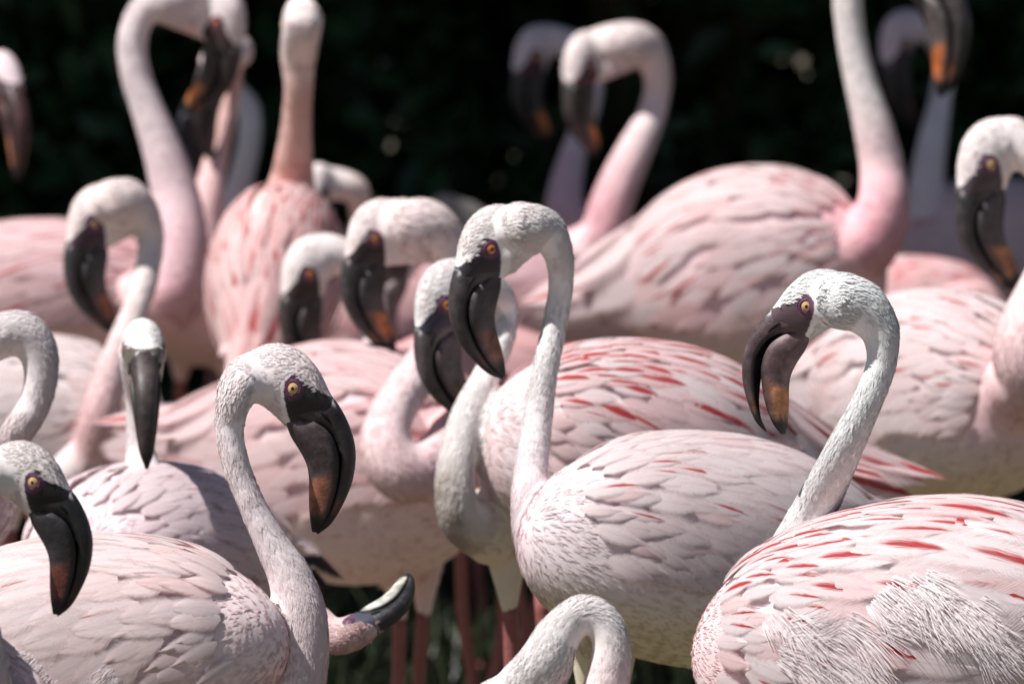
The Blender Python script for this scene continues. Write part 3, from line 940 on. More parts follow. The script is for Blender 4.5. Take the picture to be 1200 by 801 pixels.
bird(key='Z', d=7.35, lod=1, label='flamingo with drooped orange-banded bill before its own bent pink neck, fluffy white flank',
     head=dict(eye=(1162, 193), yaw=200, pitch=-26, scale=1.1),
     neck=[(1218, 190, .02, 24), (1236, 225, .02, 17), (1234, 270, 0, 17), (1222, 320, -.04, 21), (1204, 370, -.08, 28), (1196, 410, -.10, 34), (1205, 442, -.09, 40), (1180, 470, -.03, 55)],
     torso=dict(c=(1098, 468), dd=0.05, yaw=-42, pitch=0, a=.145, b=.098, c2=.092),
     cols=dict(head=(0.80, 0.74, 0.72), neck=(0.80, 0.70, 0.68), base=(0.78, 0.56, 0.56), body=(0.80, 0.68, 0.67), belly=(0.72, 0.60, 0.46)), red=dict(p=.12, amt=.5), bill=((0.036, 0.03, 0.032), (0.42, 0.18, 0.09), .8), skin=(.07, .05, .06), fcol=((0.80, 0.68, 0.67), (0.82, 0.76, 0.75)))
bird(key='J', d=8.65, lod=2, label='flamingo with red-rimmed bill at the edge of the flock, against the dark hedge',
     head=dict(mid=(6, 92), yaw=296, pitch=8),
     neck=[(-26, 84, .04, 19), (-40, 112, .05, 14), (-44, 160, .04, 15), (-38, 215, .02, 19), (-40, 265, 0, 28)],
     torso=dict(c=(-110, 320), dd=0.05, yaw=0, pitch=2, a=.14, b=.075, c2=.07),
     cols=dict(head=(0.76, 0.64, 0.66), neck=PALE, base=PINK, body=PINK, belly=PINK), red=dict(p=.2, amt=.4), bill=((.055, .022, .022), (0.35, 0.13, 0.05), .8), skin=(.08, .05, .06))
bird(key='F', d=6.4, lod=0, label='flamingo with head turned upside down, bill painted sunlit yellow-white, edged black, pointing upward',
     head=dict(eye=(408, 726), fwd=(.82, -.52, .05), up=(-.38, -.74, -.50), scale=.7),
     neck=[(372, 728, .02, 19), (352, 742, .02, 17), (342, 772, .02, 20), (330, 805, .01, 28), (300, 825, 0, 40)],
     torso=dict(c=(175, 825), dd=0.02, yaw=-3, pitch=0, a=.14, b=.072, c2=.066),
     cols=dict(head=(0.60, 0.44, 0.43), neck=(0.62, 0.47, 0.45), base=PINK, body=PINK, belly=PINK), red=dict(p=.1, amt=.3), bill=((0.02, 0.02, 0.024), (0.5, 0.4, 0.2), .1, (0.36, 0.35, 0.31)), skin=(.06, .06, .085), iris='dark')  # last bill colour: sunlight on the lower bill, put in as pale paint


# ---------------------------------------------------------------- building a bird
def build_bird_body(B):
    d = B['d']
    S = FPX / d
    h = B['head']
    sc = h.get('scale', 1.0)
    if 'fwd' in h:
        f = np.array(h['fwd'], float); f /= np.linalg.norm(f)
        u = np.array(h['up'], float); u -= f * (u @ f); u /= np.linalg.norm(u)
        R = np.stack([f, np.cross(u, f), u], 1)
    else:
        R = rot_zyx(h['yaw'], h['pitch'], h.get('roll', 0))
    K = U0 * sc
    side_dir = R[:, 1]
    near = 1 if side_dir @ FWD < 0 else -1
    if 'eye' in h:
        org = at(h['eye'][0], h['eye'][1], d) - R @ np.array([0, near * 28.5 * K, 0])
        org = org + FWD * (near * 28.5 * K * (side_dir @ FWD)) * 0
    else:
        org = at(h['mid'][0], h['mid'][1], d)
    HM = np.eye(4)
    HM[:3, :3] = R * K
    HM[:3, 3] = org
    B['HM'], B['R'], B['K'], B['near'] = HM, R, K, near
    # neck
    pts = [org + R @ (np.array([-24, 0, 7]) * K), org + R @ (np.array([-48, 0, 10]) * K)]
    rr = [32 * K, 31 * K]
    for (px, py, dd, r) in B['neck']:
        pts.append(at(px, py, d + dd))
        rr.append(r / S)
    D = catmull(np.hstack([pts, np.array(rr)[:, None]]), 72)
    NP, NR = D[:, :3], np.clip(D[:, 3], 0.004, None)
    B['NP'], B['NR'] = NP, NR
    # torso
    t = B['torso']
    Td = dict(a=t['a'], b=t['b'], c=t['c2'])
    TR = rot_zyx(t['yaw'], t['pitch'])
    TO = at(t['c'][0], t['c'][1], d + t['dd'])
    B['T'], B['TR'], B['TO'] = Td, TR, TO
    rings = []
    th = np.linspace(0, 2 * np.pi, 36, endpoint=False)
    for s in np.sin(np.linspace(-np.pi / 2 * 0.985, np.pi / 2 * 0.985, 30)):
        rings.append(torso_point(s, th, Td) @ TR.T + TO)
    V1, F1 = rings_mesh(rings)
    V2, F2 = tube(NP, NR, 18)
    V3 = (np.c_[SKULL[0], np.ones(len(SKULL[0]))] @ HM.T)[:, :3]
    F3 = SKULL[1]
    jw = None
    if 'jowl' in B:
        px, py, dd, r = B['jowl']
        q0 = org + R @ (np.array([-12, 0, -27]) * K)
        q1 = at(px, py, d + dd)
        tt = np.linspace(0, 1, 8)[:, None]
        jw = tube(q0 + (q1 - q0) * tt, np.linspace(22.5 * K, r / S, 8), 16)
    # thighs: feathered upper legs, part of the body surface
    legs = []
    grd = TO[2]
    lat = TR[:, 1]
    parts = [(V1, F1), (V2, F2), (V3, F3)] + ([jw] if jw else [])
    for i, sd in enumerate((1, -1)):
        if 'legs' in B:
            px, dl = B['legs'][i]
            hip = at(px, 0, d + dl)
            hip[2] = TO[2] - Td['b'] * 0.55
            hip[1] = TO[1] + dl
        else:
            hip = TO + lat * sd * Td['c'] * 0.42 + TR[:, 0] * (0.02 - 0.015 * i)
            hip[2] = TO[2] - Td['b'] * 0.5
        knee = hip + np.array([0.004 * sd, 0, -Td['b'] * 0.82])
        P = catmull([hip + np.array([0, 0, .03]), hip, hip * 0.4 + knee * 0.6, knee], 12)
        parts.append(tube(P, np.interp(np.linspace(0, 1, 12), [0, .35, .7, 1], [.032, .023, .0115, .005]), 12))
        legs.append(knee)
    B['legp'] = legs
    V, F, o = [], [], 0
    for v, f in parts:
        V.append(v)
        F += [tuple(i + o for i in q) for q in f]
        o += len(v)
    me = mesh_from('raw', np.vstack(V), F)
    ob = link('raw', me)
    m = ob.modifiers.new('r', 'REMESH')
    m.mode = 'VOXEL'
    m.voxel_size = (0.0026, 0.0034, 0.0042)[B['lod']]
    m.adaptivity = 0
    sm = ob.modifiers.new('s', 'SMOOTH')
    sm.factor = 0.5
    sm.iterations = (7, 5, 4)[B['lod']]
    B['raw'] = ob


def neck_param(B, P):
    """closest neck sample: distance/radius, index fraction"""
    NP, NR = B['NP'], B['NR']
    best = np.full(len(P), 1e9)
    idx = np.zeros(len(P), int)
    for i in range(len(NP)):
        dd = np.linalg.norm(P - NP[i], axis=1) / NR[i]
        m = dd < best
        best[m] = dd[m]
        idx[m] = i
    return best, idx


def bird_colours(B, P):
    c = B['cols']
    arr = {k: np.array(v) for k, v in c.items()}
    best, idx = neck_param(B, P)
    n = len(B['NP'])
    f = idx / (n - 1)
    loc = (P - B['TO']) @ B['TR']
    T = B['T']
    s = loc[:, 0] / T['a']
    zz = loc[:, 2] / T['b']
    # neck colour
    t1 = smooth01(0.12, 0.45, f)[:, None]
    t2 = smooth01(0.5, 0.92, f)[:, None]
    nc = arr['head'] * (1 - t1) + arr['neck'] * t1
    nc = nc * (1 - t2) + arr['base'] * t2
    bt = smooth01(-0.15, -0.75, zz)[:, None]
    bc = arr['body'] * (1 - bt) + arr['belly'] * bt  # warm belly values carry painted ground bounce on the underside
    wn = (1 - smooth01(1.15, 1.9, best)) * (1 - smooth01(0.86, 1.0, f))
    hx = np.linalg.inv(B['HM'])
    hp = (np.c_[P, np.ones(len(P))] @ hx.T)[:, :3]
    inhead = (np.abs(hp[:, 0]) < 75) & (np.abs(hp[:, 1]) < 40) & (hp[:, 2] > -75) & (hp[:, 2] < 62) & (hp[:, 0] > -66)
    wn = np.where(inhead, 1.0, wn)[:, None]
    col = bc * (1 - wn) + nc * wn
    # throat and cheek a touch pinker, crown whiter
    if B.get('stain'):
        st = smooth01(0.70, 0.80, f) * (1 - smooth01(0.90, 0.97, f)) * wn[:, 0]
        ph = np.sin(P[:, 0] * 190 + P[:, 2] * 130) * np.sin(P[:, 2] * 240 + P[:, 1] * 160) * 0.5 + 0.5
        # stained on the front of the breast
        q = smooth01(0.0, 0.6, (B['NP'][idx][:, 0] - P[:, 0]) / B['NR'][idx] + 0.5)
        k = (st * (0.2 + 0.5 * ph) * q)[:, None]
        col = col * (1 - k) + np.array([0.24, 0.185, 0.115]) * k
    fl = smooth01(0.45, 0.75, s) * smooth01(-0.7, 0.0, zz) * (1 - wn[:, 0]) * (1 - smooth01(1.2, 2.4, best)) * B.get('flush', 0.8)
    col = col * (1 - fl[:, None] * np.array([0.0, 0.24, 0.22]))
    if B['key'] not in 'BU':
        col = col * np.array([1.01, 0.972, 0.968])
    return np.clip(col, 0, 0.9), hp, f, wn[:, 0], s, zz, idx, inhead


def skin_mask(hp):
    x, z = hp[:, 0], hp[:, 2]
    l = np.interp(z, [p[0] for p in SKIN_L], [p[1] for p in SKIN_L])
    r = np.interp(z, [p[0] for p in SKIN_R], [p[1] for p in SKIN_R])
    return (x > l - 1) & (x < r + 1) & (z > -85)


def build_plumage(B, me, root):
    """thousands of tiny overlapping feathers on head, neck, breast"""
    dens = (1.0, 0.3, 0.12)[B['lod']]
    nv = len(me.vertices)
    co = np.empty(nv * 3, np.float32)
    me.vertices.foreach_get('co', co)
    co = co.reshape(-1, 3).astype(float)
    no = np.empty(nv * 3, np.float32)
    me.vertices.foreach_get('normal', no)
    no = no.reshape(-1, 3).astype(float)
    me.calc_loop_triangles()
    tri = np.empty(len(me.loop_triangles) * 3, np.int32)
    me.loop_triangles.foreach_get('vertices', tri)
    tri = tri.reshape(-1, 3)
    A = 0.5 * np.linalg.norm(np.cross(co[tri[:, 1]] - co[tri[:, 0]], co[tri[:, 2]] - co[tri[:, 0]]), axis=1)
    cen = co[tri].mean(1)
    nrm = no[tri].mean(1)
    # only what could ever be seen from near this camera
    face = np.einsum('ij,ij->i', nrm, (CAM - cen)) / np.linalg.norm(CAM - cen, axis=1)
    px, py, _ = to_px(cen)
    vis = (face > -0.35) & (px > -160) & (px < 1360) & (py > -160) & (py < 960)
    wn = B['wn_v'][tri].mean(1)
    size_d = np.where(wn > 0.5, 420000.0, 75000.0) * dens
    s = B['s_v'][tri].mean(1)
    zz = B['zz_v'][tri].mean(1)
    wingzone = (wn < 0.3) & (s < 0.55) & (zz > 0.1)
    w_ = A * size_d * vis * np.where(wingzone, 0.25, 1.0) * np.where((zz < -0.97) & (wn < 0.3), 0.0, 1.0)
    tot = w_.sum()
    n = int(min(tot, 34000 if B['lod'] == 0 else 9000))
    if n < 20:
        return
    pick = RNG.choice(len(tri), n, p=w_ / tot)
    r1 = np.sqrt(RNG.random(n)); r2 = RNG.random(n)
    bc = np.stack([1 - r1, r1 * (1 - r2), r1 * r2], 1)
    T3 = tri[pick]
    P = np.einsum('ij,ijk->ik', bc, co[T3])
    Nn = np.einsum('ij,ijk->ik', bc, no[T3])
    Nn /= np.linalg.norm(Nn, axis=1)[:, None] + 1e-9
    C = np.einsum('ij,ijk->ik', bc, B['col_v'][T3])
    hp = np.einsum('ij,ijk->ik', bc, B['hp_v'][T3])
    wnp = np.einsum('ij,ij->i', bc, B['wn_v'][T3])
    inh = B['inh_v'][T3].all(1)
    keep = ~(inh & skin_mask(hp)) & ~(inh & (hp[:, 0] > 42))
    # direction
    tg = np.gradient(B['NP'], axis=0)
    tg /= np.linalg.norm(tg, axis=1)[:, None]
    D = tg[B['idx_v'][T3[:, 0]]]
    D[inh] = -B['R'][:, 0] + 0.0
    back = (B['TR'] @ np.array([-1, 0, -0.25]))
    D = D * wnp[:, None] + back * (1 - wnp[:, None])
    D = D + RNG.normal(size=D.shape) * 0.16
    D -= Nn * np.einsum('ij,ij->i', D, Nn)[:, None]
    D /= np.linalg.norm(D, axis=1)[:, None] + 1e-9
    Sd = np.cross(Nn, D)
    u = RNG.random(n)
    hl = np.where(inh, 0.0052, 0.0070) * (1 + 0.5 * u)
    L = hl * wnp + (0.008 + 0.006 * u) * (1 - wnp)
    wmul = np.where(wnp > 0.5, 0.14, 0.11)
    W = L * wmul
    lift = np.where(wnp > 0.5, RNG.uniform(0.004, 0.028, n), RNG.uniform(0.0, 0.012, n))
    root_ = P - Nn * 0.0006
    mid = P + D * (L * 0.5)[:, None] + Nn * (L * lift * 0.75)[:, None]
    tip = P + D * L[:, None] + Nn * (L * lift * 0.9)[:, None]
    a = mid + Sd * W[:, None]
    b = mid - Sd * W[:, None]
    V = np.stack([root_, b, tip, a], 1)[keep]
    k = len(V)
    jit = RNG.normal(size=(k, 3)) * np.where(wnp[keep] > .5, 0.035, 0.03)[:, None]
    nn = Nn[keep] + jit - D[keep] * 0.05
    nn /= np.linalg.norm(nn, axis=1)[:, None]
    val = RNG.uniform(0.95, 1.03, k)[:, None]
    cc = np.clip(C[keep] * val, 0, .9)
    q = np.arange(k) * 4
    F = np.stack([q, q + 1, q + 2, q + 3], 1)
    m2 = mesh_np('plumage', V.reshape(-1, 3), F)
    set_col(m2, np.repeat(cc, 4, 0))
    m2.normals_split_custom_set_from_vertices(np.repeat(nn, 4, 0).tolist())
    o = link('plumage', m2, M_DOWN, root)
    o['kind'] = 'stuff'


def build_tufts(B, root):
    """long filamentary plumes ruffled along the lower edge of the folded wing"""
    tf = B['tuft']
    sidew = 1 if (B['TR'][:, 1] @ FWD) < 0 else -1
    V, F, NRM, CC = [], [], [], []
    nclump = tf['n'] // 28
    for c in range(nclump):
        s = random.uniform(*tf['s'])
        th = sidew * rad(random.uniform(*tf['th']) + 9 * math.sin(s * 9))
        p, ds, n = torso_frame(s, th, B['T'])
        back = -ds
        down = np.cross(back, n) * 1.0
        if down[2] > 0:
            down = -down
        ang = random.gauss(0.75, 0.2)
        base_dir = back * math.cos(ang) + (down if random.random() < .93 else -down * .6) * math.sin(ang)
        L0 = random.uniform(0.018, 0.036)
        curl = random.uniform(0.02, 0.3)
        tint = random.uniform(0.92, 1.03)
        sd0 = np.cross(n, base_dir)
        for k in range(34):
            off = (k / 33 - 0.5)
            dirv = base_dir + sd0 * off * 0.35 + RNG.normal(size=3) * 0.07
            dirv /= np.linalg.norm(dirv)
            L = L0 * (1 - 0.9 * off * off) * random.uniform(0.6, 1.3)
            r0 = p + sd0 * off * 0.016 + n * 0.007 + RNG.normal(size=3) * 0.0012
            cd = curl * random.uniform(0.8, 1.2)
            wd = 0.00018
            pts = []
            for t in (0, .35, .7, 1.0):
                q = r0 + dirv * L * t * (1 - 0.25 * cd * t) + n * (L * (0.34 * t * cd + 0.16 * t * t * cd)) - sd0 * (L * 0.12 * t * t * cd)
                pts.append(q)
            o = len(V)
            for t, q in zip((0, .35, .7, 1.0), pts):
                ww = wd * (1.25 - t)
                V += [q - sd0 * ww * 2, q + sd0 * ww * 2]
                nv = n * 1.0 + RNG.normal(size=3) * 0.1 - dirv * (0.15 + cd * t * 0.9)
                nv /= np.linalg.norm(nv)
                NRM += [nv, nv]
                CC += [np.array([0.82, 0.74, 0.74]) * tint] * 2
            for j in range(3):
                F.append((o + 2 * j, o + 2 * j + 2, o + 2 * j + 3, o + 2 * j + 1))
    V = np.array(V) @ B['TR'].T + B['TO']
    NRM = np.array(NRM) @ B['TR'].T
    m2 = mesh_np('flank_plumes', V, np.array(F))
    set_col(m2, np.clip(np.array(CC), 0, .9))
    m2.normals_split_custom_set_from_vertices(NRM.tolist())
    o = link('flank_plumes', m2, M_DOWN, root)
    o['kind'] = 'stuff'


def make_plume_mat():
    """loose-barbed plume: the vane falls apart into separate barbs"""
    m, nt, b = new_mat('plume_vane')
    oi = N(nt, 'ShaderNodeObjectInfo')
    uv = N(nt, 'ShaderNodeAttribute', attribute_name='fuv')
    sep = N(nt, 'ShaderNodeSeparateXYZ')
    nt.links.new(uv.outputs['Vector'], sep.inputs[0])
    u, v = sep.outputs[0], sep.outputs[1]
    ab = math_node(nt, 'ABSOLUTE', u)
    ph = math_node(nt, 'MULTIPLY_ADD', v, 24.0, math_node(nt, 'MULTIPLY', ab, -11.0))
    cx = N(nt, 'ShaderNodeCombineXYZ')
    nt.links.new(ph, cx.inputs[0])
    nt.links.new(math_node(nt, 'MULTIPLY', u, 0.7), cx.inputs[1])
    nt.links.new(math_node(nt, 'MULTIPLY', oi.outputs['Random'], 40.0), cx.inputs[2])
    st = noise(nt, 1.0, 4, cx.outputs[0], 0.6)
    ev = map_range(nt, v, 0.55, 1.0, 0, 0.8)
    edge = math_node(nt, 'ADD', math_node(nt, 'MAXIMUM', ab, ev), math_node(nt, 'MULTIPLY', ev, 0.2))
    edge = math_node(nt, 'ADD', edge, map_range(nt, st, 0.3, 0.7, -0.62, 0.62))
    alpha = map_range(nt, edge, 0.55, 0.9, 1, 0, True)
    nt.links.new(mix_rgb(nt, map_range(nt, st, 0.3, 0.7, 0, 0.25), oi.outputs['Color'], (0.72, 0.62, 0.62)), b.inputs['Base Color'])
    b.inputs['Roughness'].default_value = 0.8
    b.inputs['Specular IOR Level'].default_value = 0.2
    tr = N(nt, 'ShaderNodeBsdfTranslucent')
    nt.links.new(oi.outputs['Color'], tr.inputs[0])
    mx = N(nt, 'ShaderNodeMixShader')
    mx.inputs[0].default_value = 0.25
    nt.links.new(b.outputs[0], mx.inputs[1])
    nt.links.new(tr.outputs[0], mx.inputs[2])
    tp = N(nt, 'ShaderNodeBsdfTransparent')
    mx2 = N(nt, 'ShaderNodeMixShader')
    nt.links.new(alpha, mx2.inputs[0])
    nt.links.new(tp.outputs[0], mx2.inputs[1])
    nt.links.new(mx.outputs[0], mx2.inputs[2])
    nt.links.new(mx2.outputs[0], nt.nodes['Material Output'].inputs[0])
    return m


M_PLUME = make_plume_mat()
PLUMES = []
for wr, curl_ in ((0.13, 0.02), (0.17, 0.06), (0.15, 0.01), (0.12, 0.09)):
    V, F, UV = feather_template(wr, 0.06, 0.5, 0.05, 2.2)
    V[:, 2] += curl_ * V[:, 0] ** 2.2
    V[:, 1] += 0.10 * V[:, 0] ** 2 * random.choice((-1, 1))
    me_ = mesh_from('plume', V, F)
    set_vec(me_, UV, 'fuv')
    me_.materials.append(M_PLUME)
    PLUMES.append(me_)


def build_plumes(B, root):
    tf = B['tuft']
    sidew = 1 if (B['TR'][:, 1] @ FWD) < 0 else -1
    TR, TO = B['TR'], B['TO']
    n_ = tf['plumes']
    for k in range(n_):
        s = tf['s'][0] + (tf['s'][1] - tf['s'][0]) * (k + random.random()) / n_
        th = sidew * rad(random.uniform(*tf['th']) - 2 + 9 * math.sin(s * 9))
        p, ds, n = torso_frame(s, th, B['T'])
        dn = np.cross(-ds, n)
        if (TR @ dn)[2] > 0:
            dn = -dn
        ang = random.gauss(0.8, 0.17)
        d = -ds * math.cos(ang) + dn * math.sin(ang)
        lift = rad(random.uniform(0, 3))
        d2 = d * math.cos(lift) + n * math.sin(lift)
        n2 = n * math.cos(lift) - d * math.sin(lift)
        R = np.stack([d2, np.cross(n2, d2), n2], 1)
        L = random.uniform(0.034, 0.062)
        o = bpy.data.objects.new('plume', random.choice(PLUMES))
        COL.objects.link(o)
        o.parent = root
        M = np.eye(4)
        M[:3, :3] = TR @ R * L
        M[:3, 3] = TR @ (p + n * 0.006) + TO
        o.matrix_basis = Matrix(M)
        g = random.uniform(0.95, 1.0)
        o.color = (0.81 * g, 0.725 * g, 0.725 * g, 1)


def wing_shell(T, side):
    """folded wing: a shallow shell over the flank (torso space)"""
    ss = np.linspace(-0.93, 0.66, 22)
    tt = np.linspace(rad(4), rad(104), 14)
    V = []
    for i, s in enumerate(ss):
        for j, t in enumerate(tt):
            p, ds, n = torso_frame(s, side * t, T)
            e = min(i / 4, (len(ss) - 1 - i) / 4, j / 3, (len(tt) - 1 - j) / 3, 1)
            V.append(p + n * (-0.004 + 0.0055 * e ** 0.6))
    m = len(tt)
    F = []
    for i in range(len(ss) - 1):
        for j in range(m - 1):
            a = i * m + j
            F.append((a, a + 1, a + m + 1, a + m) if side > 0 else (a, a + m, a + m + 1, a + 1))
    return np.array(V), F


def build_feathers(B, wing_o, side):
    T, TR, TO = B['T'], B['TR'], B['TO']
    rd = B['red']
    fc0, fc1 = B.get('fcol', (B['cols']['body'], tuple(min(.83, x * 1.06) for x in B['cols']['body'])))
    fc0, fc1 = np.array(fc0), np.array(fc1)
    near = (TR[:, 1] * side) @ FWD < 0
    rows = feather_rows(T, near)
    lod = B['lod']
    SV, SF, SC, SN = [], [], [], []
    for (s, th, L, ti, skew, lift) in rows:
        s = max(-0.93, min(0.82, s + random.gauss(0, .05) * (s > .45)))
        p, ds, n = torso_frame(s, side * th, T)
        a = rad(skew)
        la = rad(max(0.08, lift))
        st = s - L / T['a'] * math.cos(a)
        over = max(0.0, -0.95 - st)
        st = max(st, -0.95)
        tht = min(max(th + L * math.sin(a) / (0.5 * (T['b'] + T['c'])), rad(-7 if near else 12)), rad(125))
        pt, dst, nt_ = torso_frame(st, side * tht, T)
        pm, dsm, nm = torso_frame((s + st) / 2, side * (th + tht) / 2, T)
        off0 = 0.0056 - 0.0034 * float(smooth01(0.4, 0.8, s))
        r0 = p + n * off0
        r1 = pt + nt_ * (0.0056 + L * math.sin(la)) - np.array([over * T['a'], 0, 0])
        rm = pm + nm * (0.0060 + 0.5 * L * math.sin(la))
        d2 = r1 - r0
        L = np.linalg.norm(d2)
        d2 = d2 / L
        n2 = nm - d2 * (nm @ d2)
        n2 /= np.linalg.norm(n2)
        y2 = np.cross(n2, d2)
        sag = (rm - 0.5 * (r0 + r1)) @ n2
        zs = min(4.0, max(0.4, sag / (0.04 * L)))
        R = np.stack([d2, y2, n2 * zs], 1)
        p = r0
        Pw = TR @ p + TO
        nw = TR @ n
        px, py, dd = to_px(Pw)
        fac = nw @ (CAM - Pw) / np.linalg.norm(CAM - Pw)
        if fac < -0.3 or px < -130 or px > 1330 or py > 930 or py < -130:
            continue
        topf = max(0, math.cos(th))
        pr = rd['p'] * (1 + (rd.get('top', 0)) * (topf - 0.5)) * (1.25 if s < -0.2 else 0.9)
        if th > rad(72):
            pr *= 0.25
        red = rd['amt'] * random.uniform(0.6, 1.25) if random.random() < pr else 0.0
        c = fc0 + (fc1 - fc0) * random.random()
        c = np.clip(c * random.uniform(0.95, 1.03) * np.array([1.01, 0.925, 0.935]), 0, .86)
        if random.random() < 0.4 * rd['p']:
            c = c * np.array([1, 0.9, 0.9])
        ttype = ti if red == 0 else random.choice((2, 2, 3, 0))
        if lod < 2:
            o = bpy.data.objects.new('feather', FT[ttype][0])
            COL.objects.link(o)
            o.parent = wing_o
            M = np.eye(4)
            M[:3, :3] = TR @ R * L
            M[:3, 3] = Pw
            o.matrix_basis = Matrix(M)
            o.color = (*c, red)
        else:
            me, V, F, UV = FT[ttype]
            V = (V * L) @ R.T + p
            off = sum(len(x) for x in SV)
            SV.append(V)
            SF.append(F + off)
            rm = np.clip((red - 1.25 * np.abs(UV[:, 0] - .12) - 1.7 * np.abs(UV[:, 1] - .66) + .15) / .25, 0, 1)[:, None]
            SC.append(c * (1 - rm) + np.array([0.5, 0.05, 0.05]) * rm)
    if lod == 2 and SV:
        me = mesh_np('covert_feathers', np.vstack(SV) @ TR.T + TO, np.vstack(SF))
        set_col(me, np.vstack(SC))
        o = link('covert_feathers', me, M_DOWN, wing_o)
        o['kind'] = 'stuff'


def feather_obj(parent, ttype, P, d, n, L, col, red):
    d = d / np.linalg.norm(d)
    n = n - d * (n @ d)
    n /= np.linalg.norm(n)
    R = np.stack([d, np.cross(n, d), n], 1)
    o = bpy.data.objects.new('feather', FT[ttype][0])
    COL.objects.link(o)
    o.parent = parent
    M = np.eye(4)
    M[:3, :3] = R * L
    M[:3, 3] = P
    o.matrix_basis = Matrix(M)
    o.color = (*col, red)
    return o


def xf(V, M):
    return (np.c_[V, np.ones(len(V))] @ M.T)[:, :3]


LEG_CACHE = {}


def finish_bird(B, me):
    lod = B['lod']
    # everything is stored relative to the root at the feet
    base = B['TO'].copy()
    base[2] = 0
    root = link('flamingo', None)
    root.empty_display_size = 0.1
    root.location = base
    root['label'] = B['label']
    root['category'] = 'flamingo'
    root['group'] = 'flamingos crowded together in the flock'
    bpy_inv = Matrix.Translation(-Vector(base))
    n = len(me.vertices)
    co = np.empty(n * 3, np.float32)
    me.vertices.foreach_get('co', co)
    co = co.reshape(-1, 3).astype(float)
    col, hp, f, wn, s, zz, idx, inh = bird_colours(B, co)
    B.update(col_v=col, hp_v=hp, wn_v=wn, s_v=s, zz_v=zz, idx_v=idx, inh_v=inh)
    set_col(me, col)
    hp2 = hp.copy()
    hp2[~inh] = (-300, 0, 0)
    set_vec(me, hp2, 'hp')
    set_col(me, np.tile(np.array(B['skin']), (n, 1)), 'face')
    kids = []
    body = link('body', me, M_PLUM, root)
    me.polygons.foreach_set('use_smooth', np.ones(len(me.polygons), bool))
    build_plumage(B, me, root)
    if 'tuft' in B:
        build_tufts(B, root)
        build_plumes(B, root)
    # bill
    HM = B['HM']
    bl = B['bill']
    pale = bl[3] if len(bl) > 3 else None
    V, F, T = UPB
    m1 = mesh_from('upper_bill', xf(V, HM), F)
    set_col(m1, bill_cols(T, 'upper', bl[0], bl[1], bl[2], None, B['cols']['head']))
    ub = link('upper_bill', m1, M_BILL, root)
    V, F, T = LWB
    V = V.copy()
    op = B['head'].get('open', 0)
    if op:
        a = rad(op)
        g = np.array([4, -34])
        q = V[:, [0, 2]] - g
        rot = np.array([[math.cos(a), math.sin(a)], [-math.sin(a), math.cos(a)]])
        q = q @ rot.T
        V[:, [0, 2]] = q + g
    m2 = mesh_from('lower_bill', xf(V, HM), F)
    set_col(m2, bill_cols(T, 'lower', bl[0], bl[1], bl[2], pale))
    link('lower_bill', m2, M_BILL, root)
    # nostrils + eyes
    sides = (1, -1) if lod < 2 else (B['near'],)
    for sd in sides:
        if lod < 2:
            P = catmull([(31, sd * 21.2, -27), (38, sd * 19.6, -34), (45, sd * 17.8, -43)], 9)
            V, F = tube(P, np.array([.3, 1.2, 1.8, 2.1, 2.2, 2.0, 1.6, 1.0, .3]) * 1.0, 8)
            link('nostril', mesh_from('nostril', xf(V, HM), F), M_NOST, ub)
        V, F = dome(24.0, 6.2, 10.5, 0.01, 10.5, sd, 26, 7)
        eye = link('eye', mesh_from('eye', xf(V, HM), F), M_PUPIL, root)
        V, F = dome(24.35, 6.2, 10.5, 1.7, 6.7, sd, 26, 6)
        link('iris', mesh_from('iris', xf(V, HM), F), {'red': M_IRIS_RED, 'dark': M_LID}.get(B.get('iris'), M_IRIS), eye)
        if lod < 2:
            V, F = dome(24.5, 6.2, 10.5, 0.01, 2.1, sd, 20, 3)
            link('pupil', mesh_from('pupil', xf(V, HM), F), M_PUPIL, eye)
            V, F = torus(9.0, 2.0, 26.8, sd)
            link('eyelid', mesh_from('eyelid', xf(V, HM), F), M_LID, eye)
            V, F = torus(12.0, 1.2, 25.9, sd)
            link('eyelid', mesh_from('eyelid', xf(V, HM), F), M_LID, eye)
    # wings
    for sd in (1, -1):
        V, F = wing_shell(B['T'], sd)
        wm = mesh_from('wing', V @ B['TR'].T + B['TO'], F)
        set_col(wm, np.tile(np.array(B['cols']['body']) * 0.97, (len(V), 1)))
        set_vec(wm, np.tile([-300., 0, 0], (len(V), 1)), 'hp')
        wo = link('wing', wm, M_PLUM, root)
        build_feathers(B, wo, sd)
        # flight feathers folded past the tail
        TR, TO, Td = B['TR'], B['TO'], B['T']
        for k in range(4 if lod < 2 else 2):
            P = TO + TR @ np.array([-Td['a'] * (0.80 - 0.04 * k), sd * Td['c'] * (0.34 - 0.05 * k), Td['b'] * (0.20 - 0.07 * k)])
            dv = TR @ np.array([-1, -sd * 0.12, -0.28 - 0.05 * k])
            blk = (0.015, 0.013, 0.015)
            feather_obj(wo, 3, P, dv, TR @ np.array([0, sd * 0.8, 0.6]), 0.16 if B.get('primaries') else 0.06, blk, 0)
    # tail
    TR, TO, Td = B['TR'], B['TO'], B['T']
    tm = None
    ntail = 9 if lod < 2 else 5
    rt = B['red'].get('tail', 0)
    for k in range(ntail):
        q = (k / (ntail - 1) - 0.5) * 2
        P = TO + TR @ np.array([-Td['a'] * 0.86, q * Td['c'] * 0.30, Td['b'] * (0.30 - 0.12 * q * q)])
        dv = TR @ np.array([-1, q * 0.30, -0.10])
        c = np.array(B['cols']['body']) * (np.array([1, .72, .72]) if rt else 1)
        feather_obj(body, 0, P, dv, TR @ np.array([-0.05, q * 0.3, 1]), 0.07 if rt else 0.045, np.clip(c, 0, .84), 0.75 * rt * random.random())
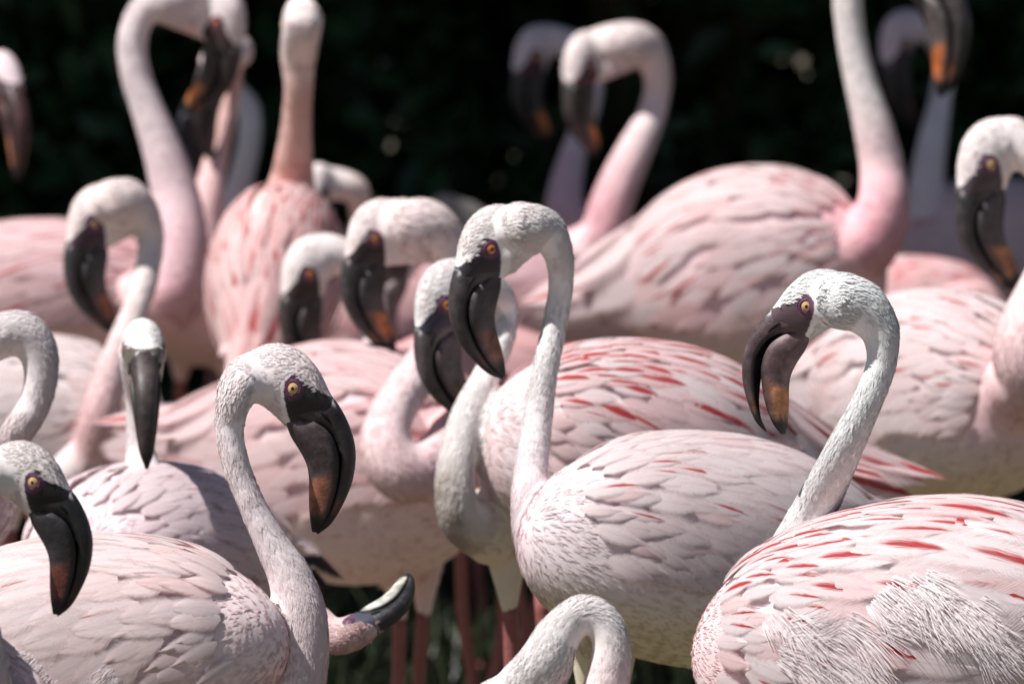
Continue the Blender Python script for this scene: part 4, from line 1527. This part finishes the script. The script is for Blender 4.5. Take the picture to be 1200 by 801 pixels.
    # legs
    for i, knee in enumerate(B['legp']):
        zt = knee[2] + 0.012
        za = zt * 0.52
        bend = 0.018 if i == 0 else -0.012
        fw = TR[:, 0] * np.array([1, 1, 0])
        fw = fw / (np.linalg.norm(fw) + 1e-9)
        P = [knee + np.array([0, 0, .012]), knee * 0.5 + np.array([knee[0], knee[1], za]) * 0.5 - fw * .004,
             np.array([knee[0], knee[1], za]) - fw * bend, np.array([knee[0], knee[1], za * 0.5]) - fw * bend * .6, np.array([knee[0], knee[1], 0.012])]
        D = catmull(P, 25)
        t = np.linspace(0, 1, 25)
        r = 0.0068 + 0.0055 * np.exp(-((t - 0.5) / 0.035) ** 2) - 0.001 * t
        V, F = tube(D, r, 10)
        lo = link('leg', mesh_from('leg', V, F), M_LEG, root)
        # webbed foot
        a0 = np.array([knee[0], knee[1], 0.010])
        sdv = np.array([-fw[1], fw[0], 0])
        toes = [a0 + fw * 0.075 + sdv * 0.034, a0 + fw * 0.088, a0 + fw * 0.075 - sdv * 0.034]
        FV, FF = [], []
        for tt in toes:
            Pt = catmull([a0 + np.array([0, 0, .004]), a0 * .5 + tt * .5, tt - np.array([0, 0, .006])], 7)
            v, f_ = tube(Pt, np.linspace(.0062, .0028, 7), 7)
            FF += [tuple(x + len(FV) for x in g) for g in f_]
            FV += list(v)
        o_ = len(FV)
        web = [a0, toes[0] * .92 + a0 * .08, (toes[0] + toes[1]) * .41 + a0 * .18, toes[1] * .92 + a0 * .08, (toes[1] + toes[2]) * .41 + a0 * .18, toes[2] * .92 + a0 * .08]
        FV += [w_ - np.array([0, 0, .002]) for w_ in web] + [w_ - np.array([0, 0, .005]) for w_ in web]
        FF += [tuple(o_ + i_ for i_ in range(6)), tuple(o_ + 6 + i_ for i_ in range(5, -1, -1))]
        FF += [(o_ + i_, o_ + (i_ + 1) % 6, o_ + 6 + (i_ + 1) % 6, o_ + 6 + i_) for i_ in range(6)]
        link('foot', mesh_from('foot', FV, FF), M_LEG, lo)
    # root sits at the bird's base; meshes were built in world space
    for ch in root.children:
        ch.matrix_parent_inverse = bpy_inv


for B in BIRDS:
    build_bird_body(B)
dg = bpy.context.evaluated_depsgraph_get()
dg.update()
meshes = []
for B in BIRDS:
    meshes.append(bpy.data.meshes.new_from_object(B['raw'].evaluated_get(dg)))
for B, me in zip(BIRDS, meshes):
    old = B['raw'].data
    bpy.data.objects.remove(B['raw'])
    bpy.data.meshes.remove(old)
    me.name = 'body'
    finish_bird(B, me)
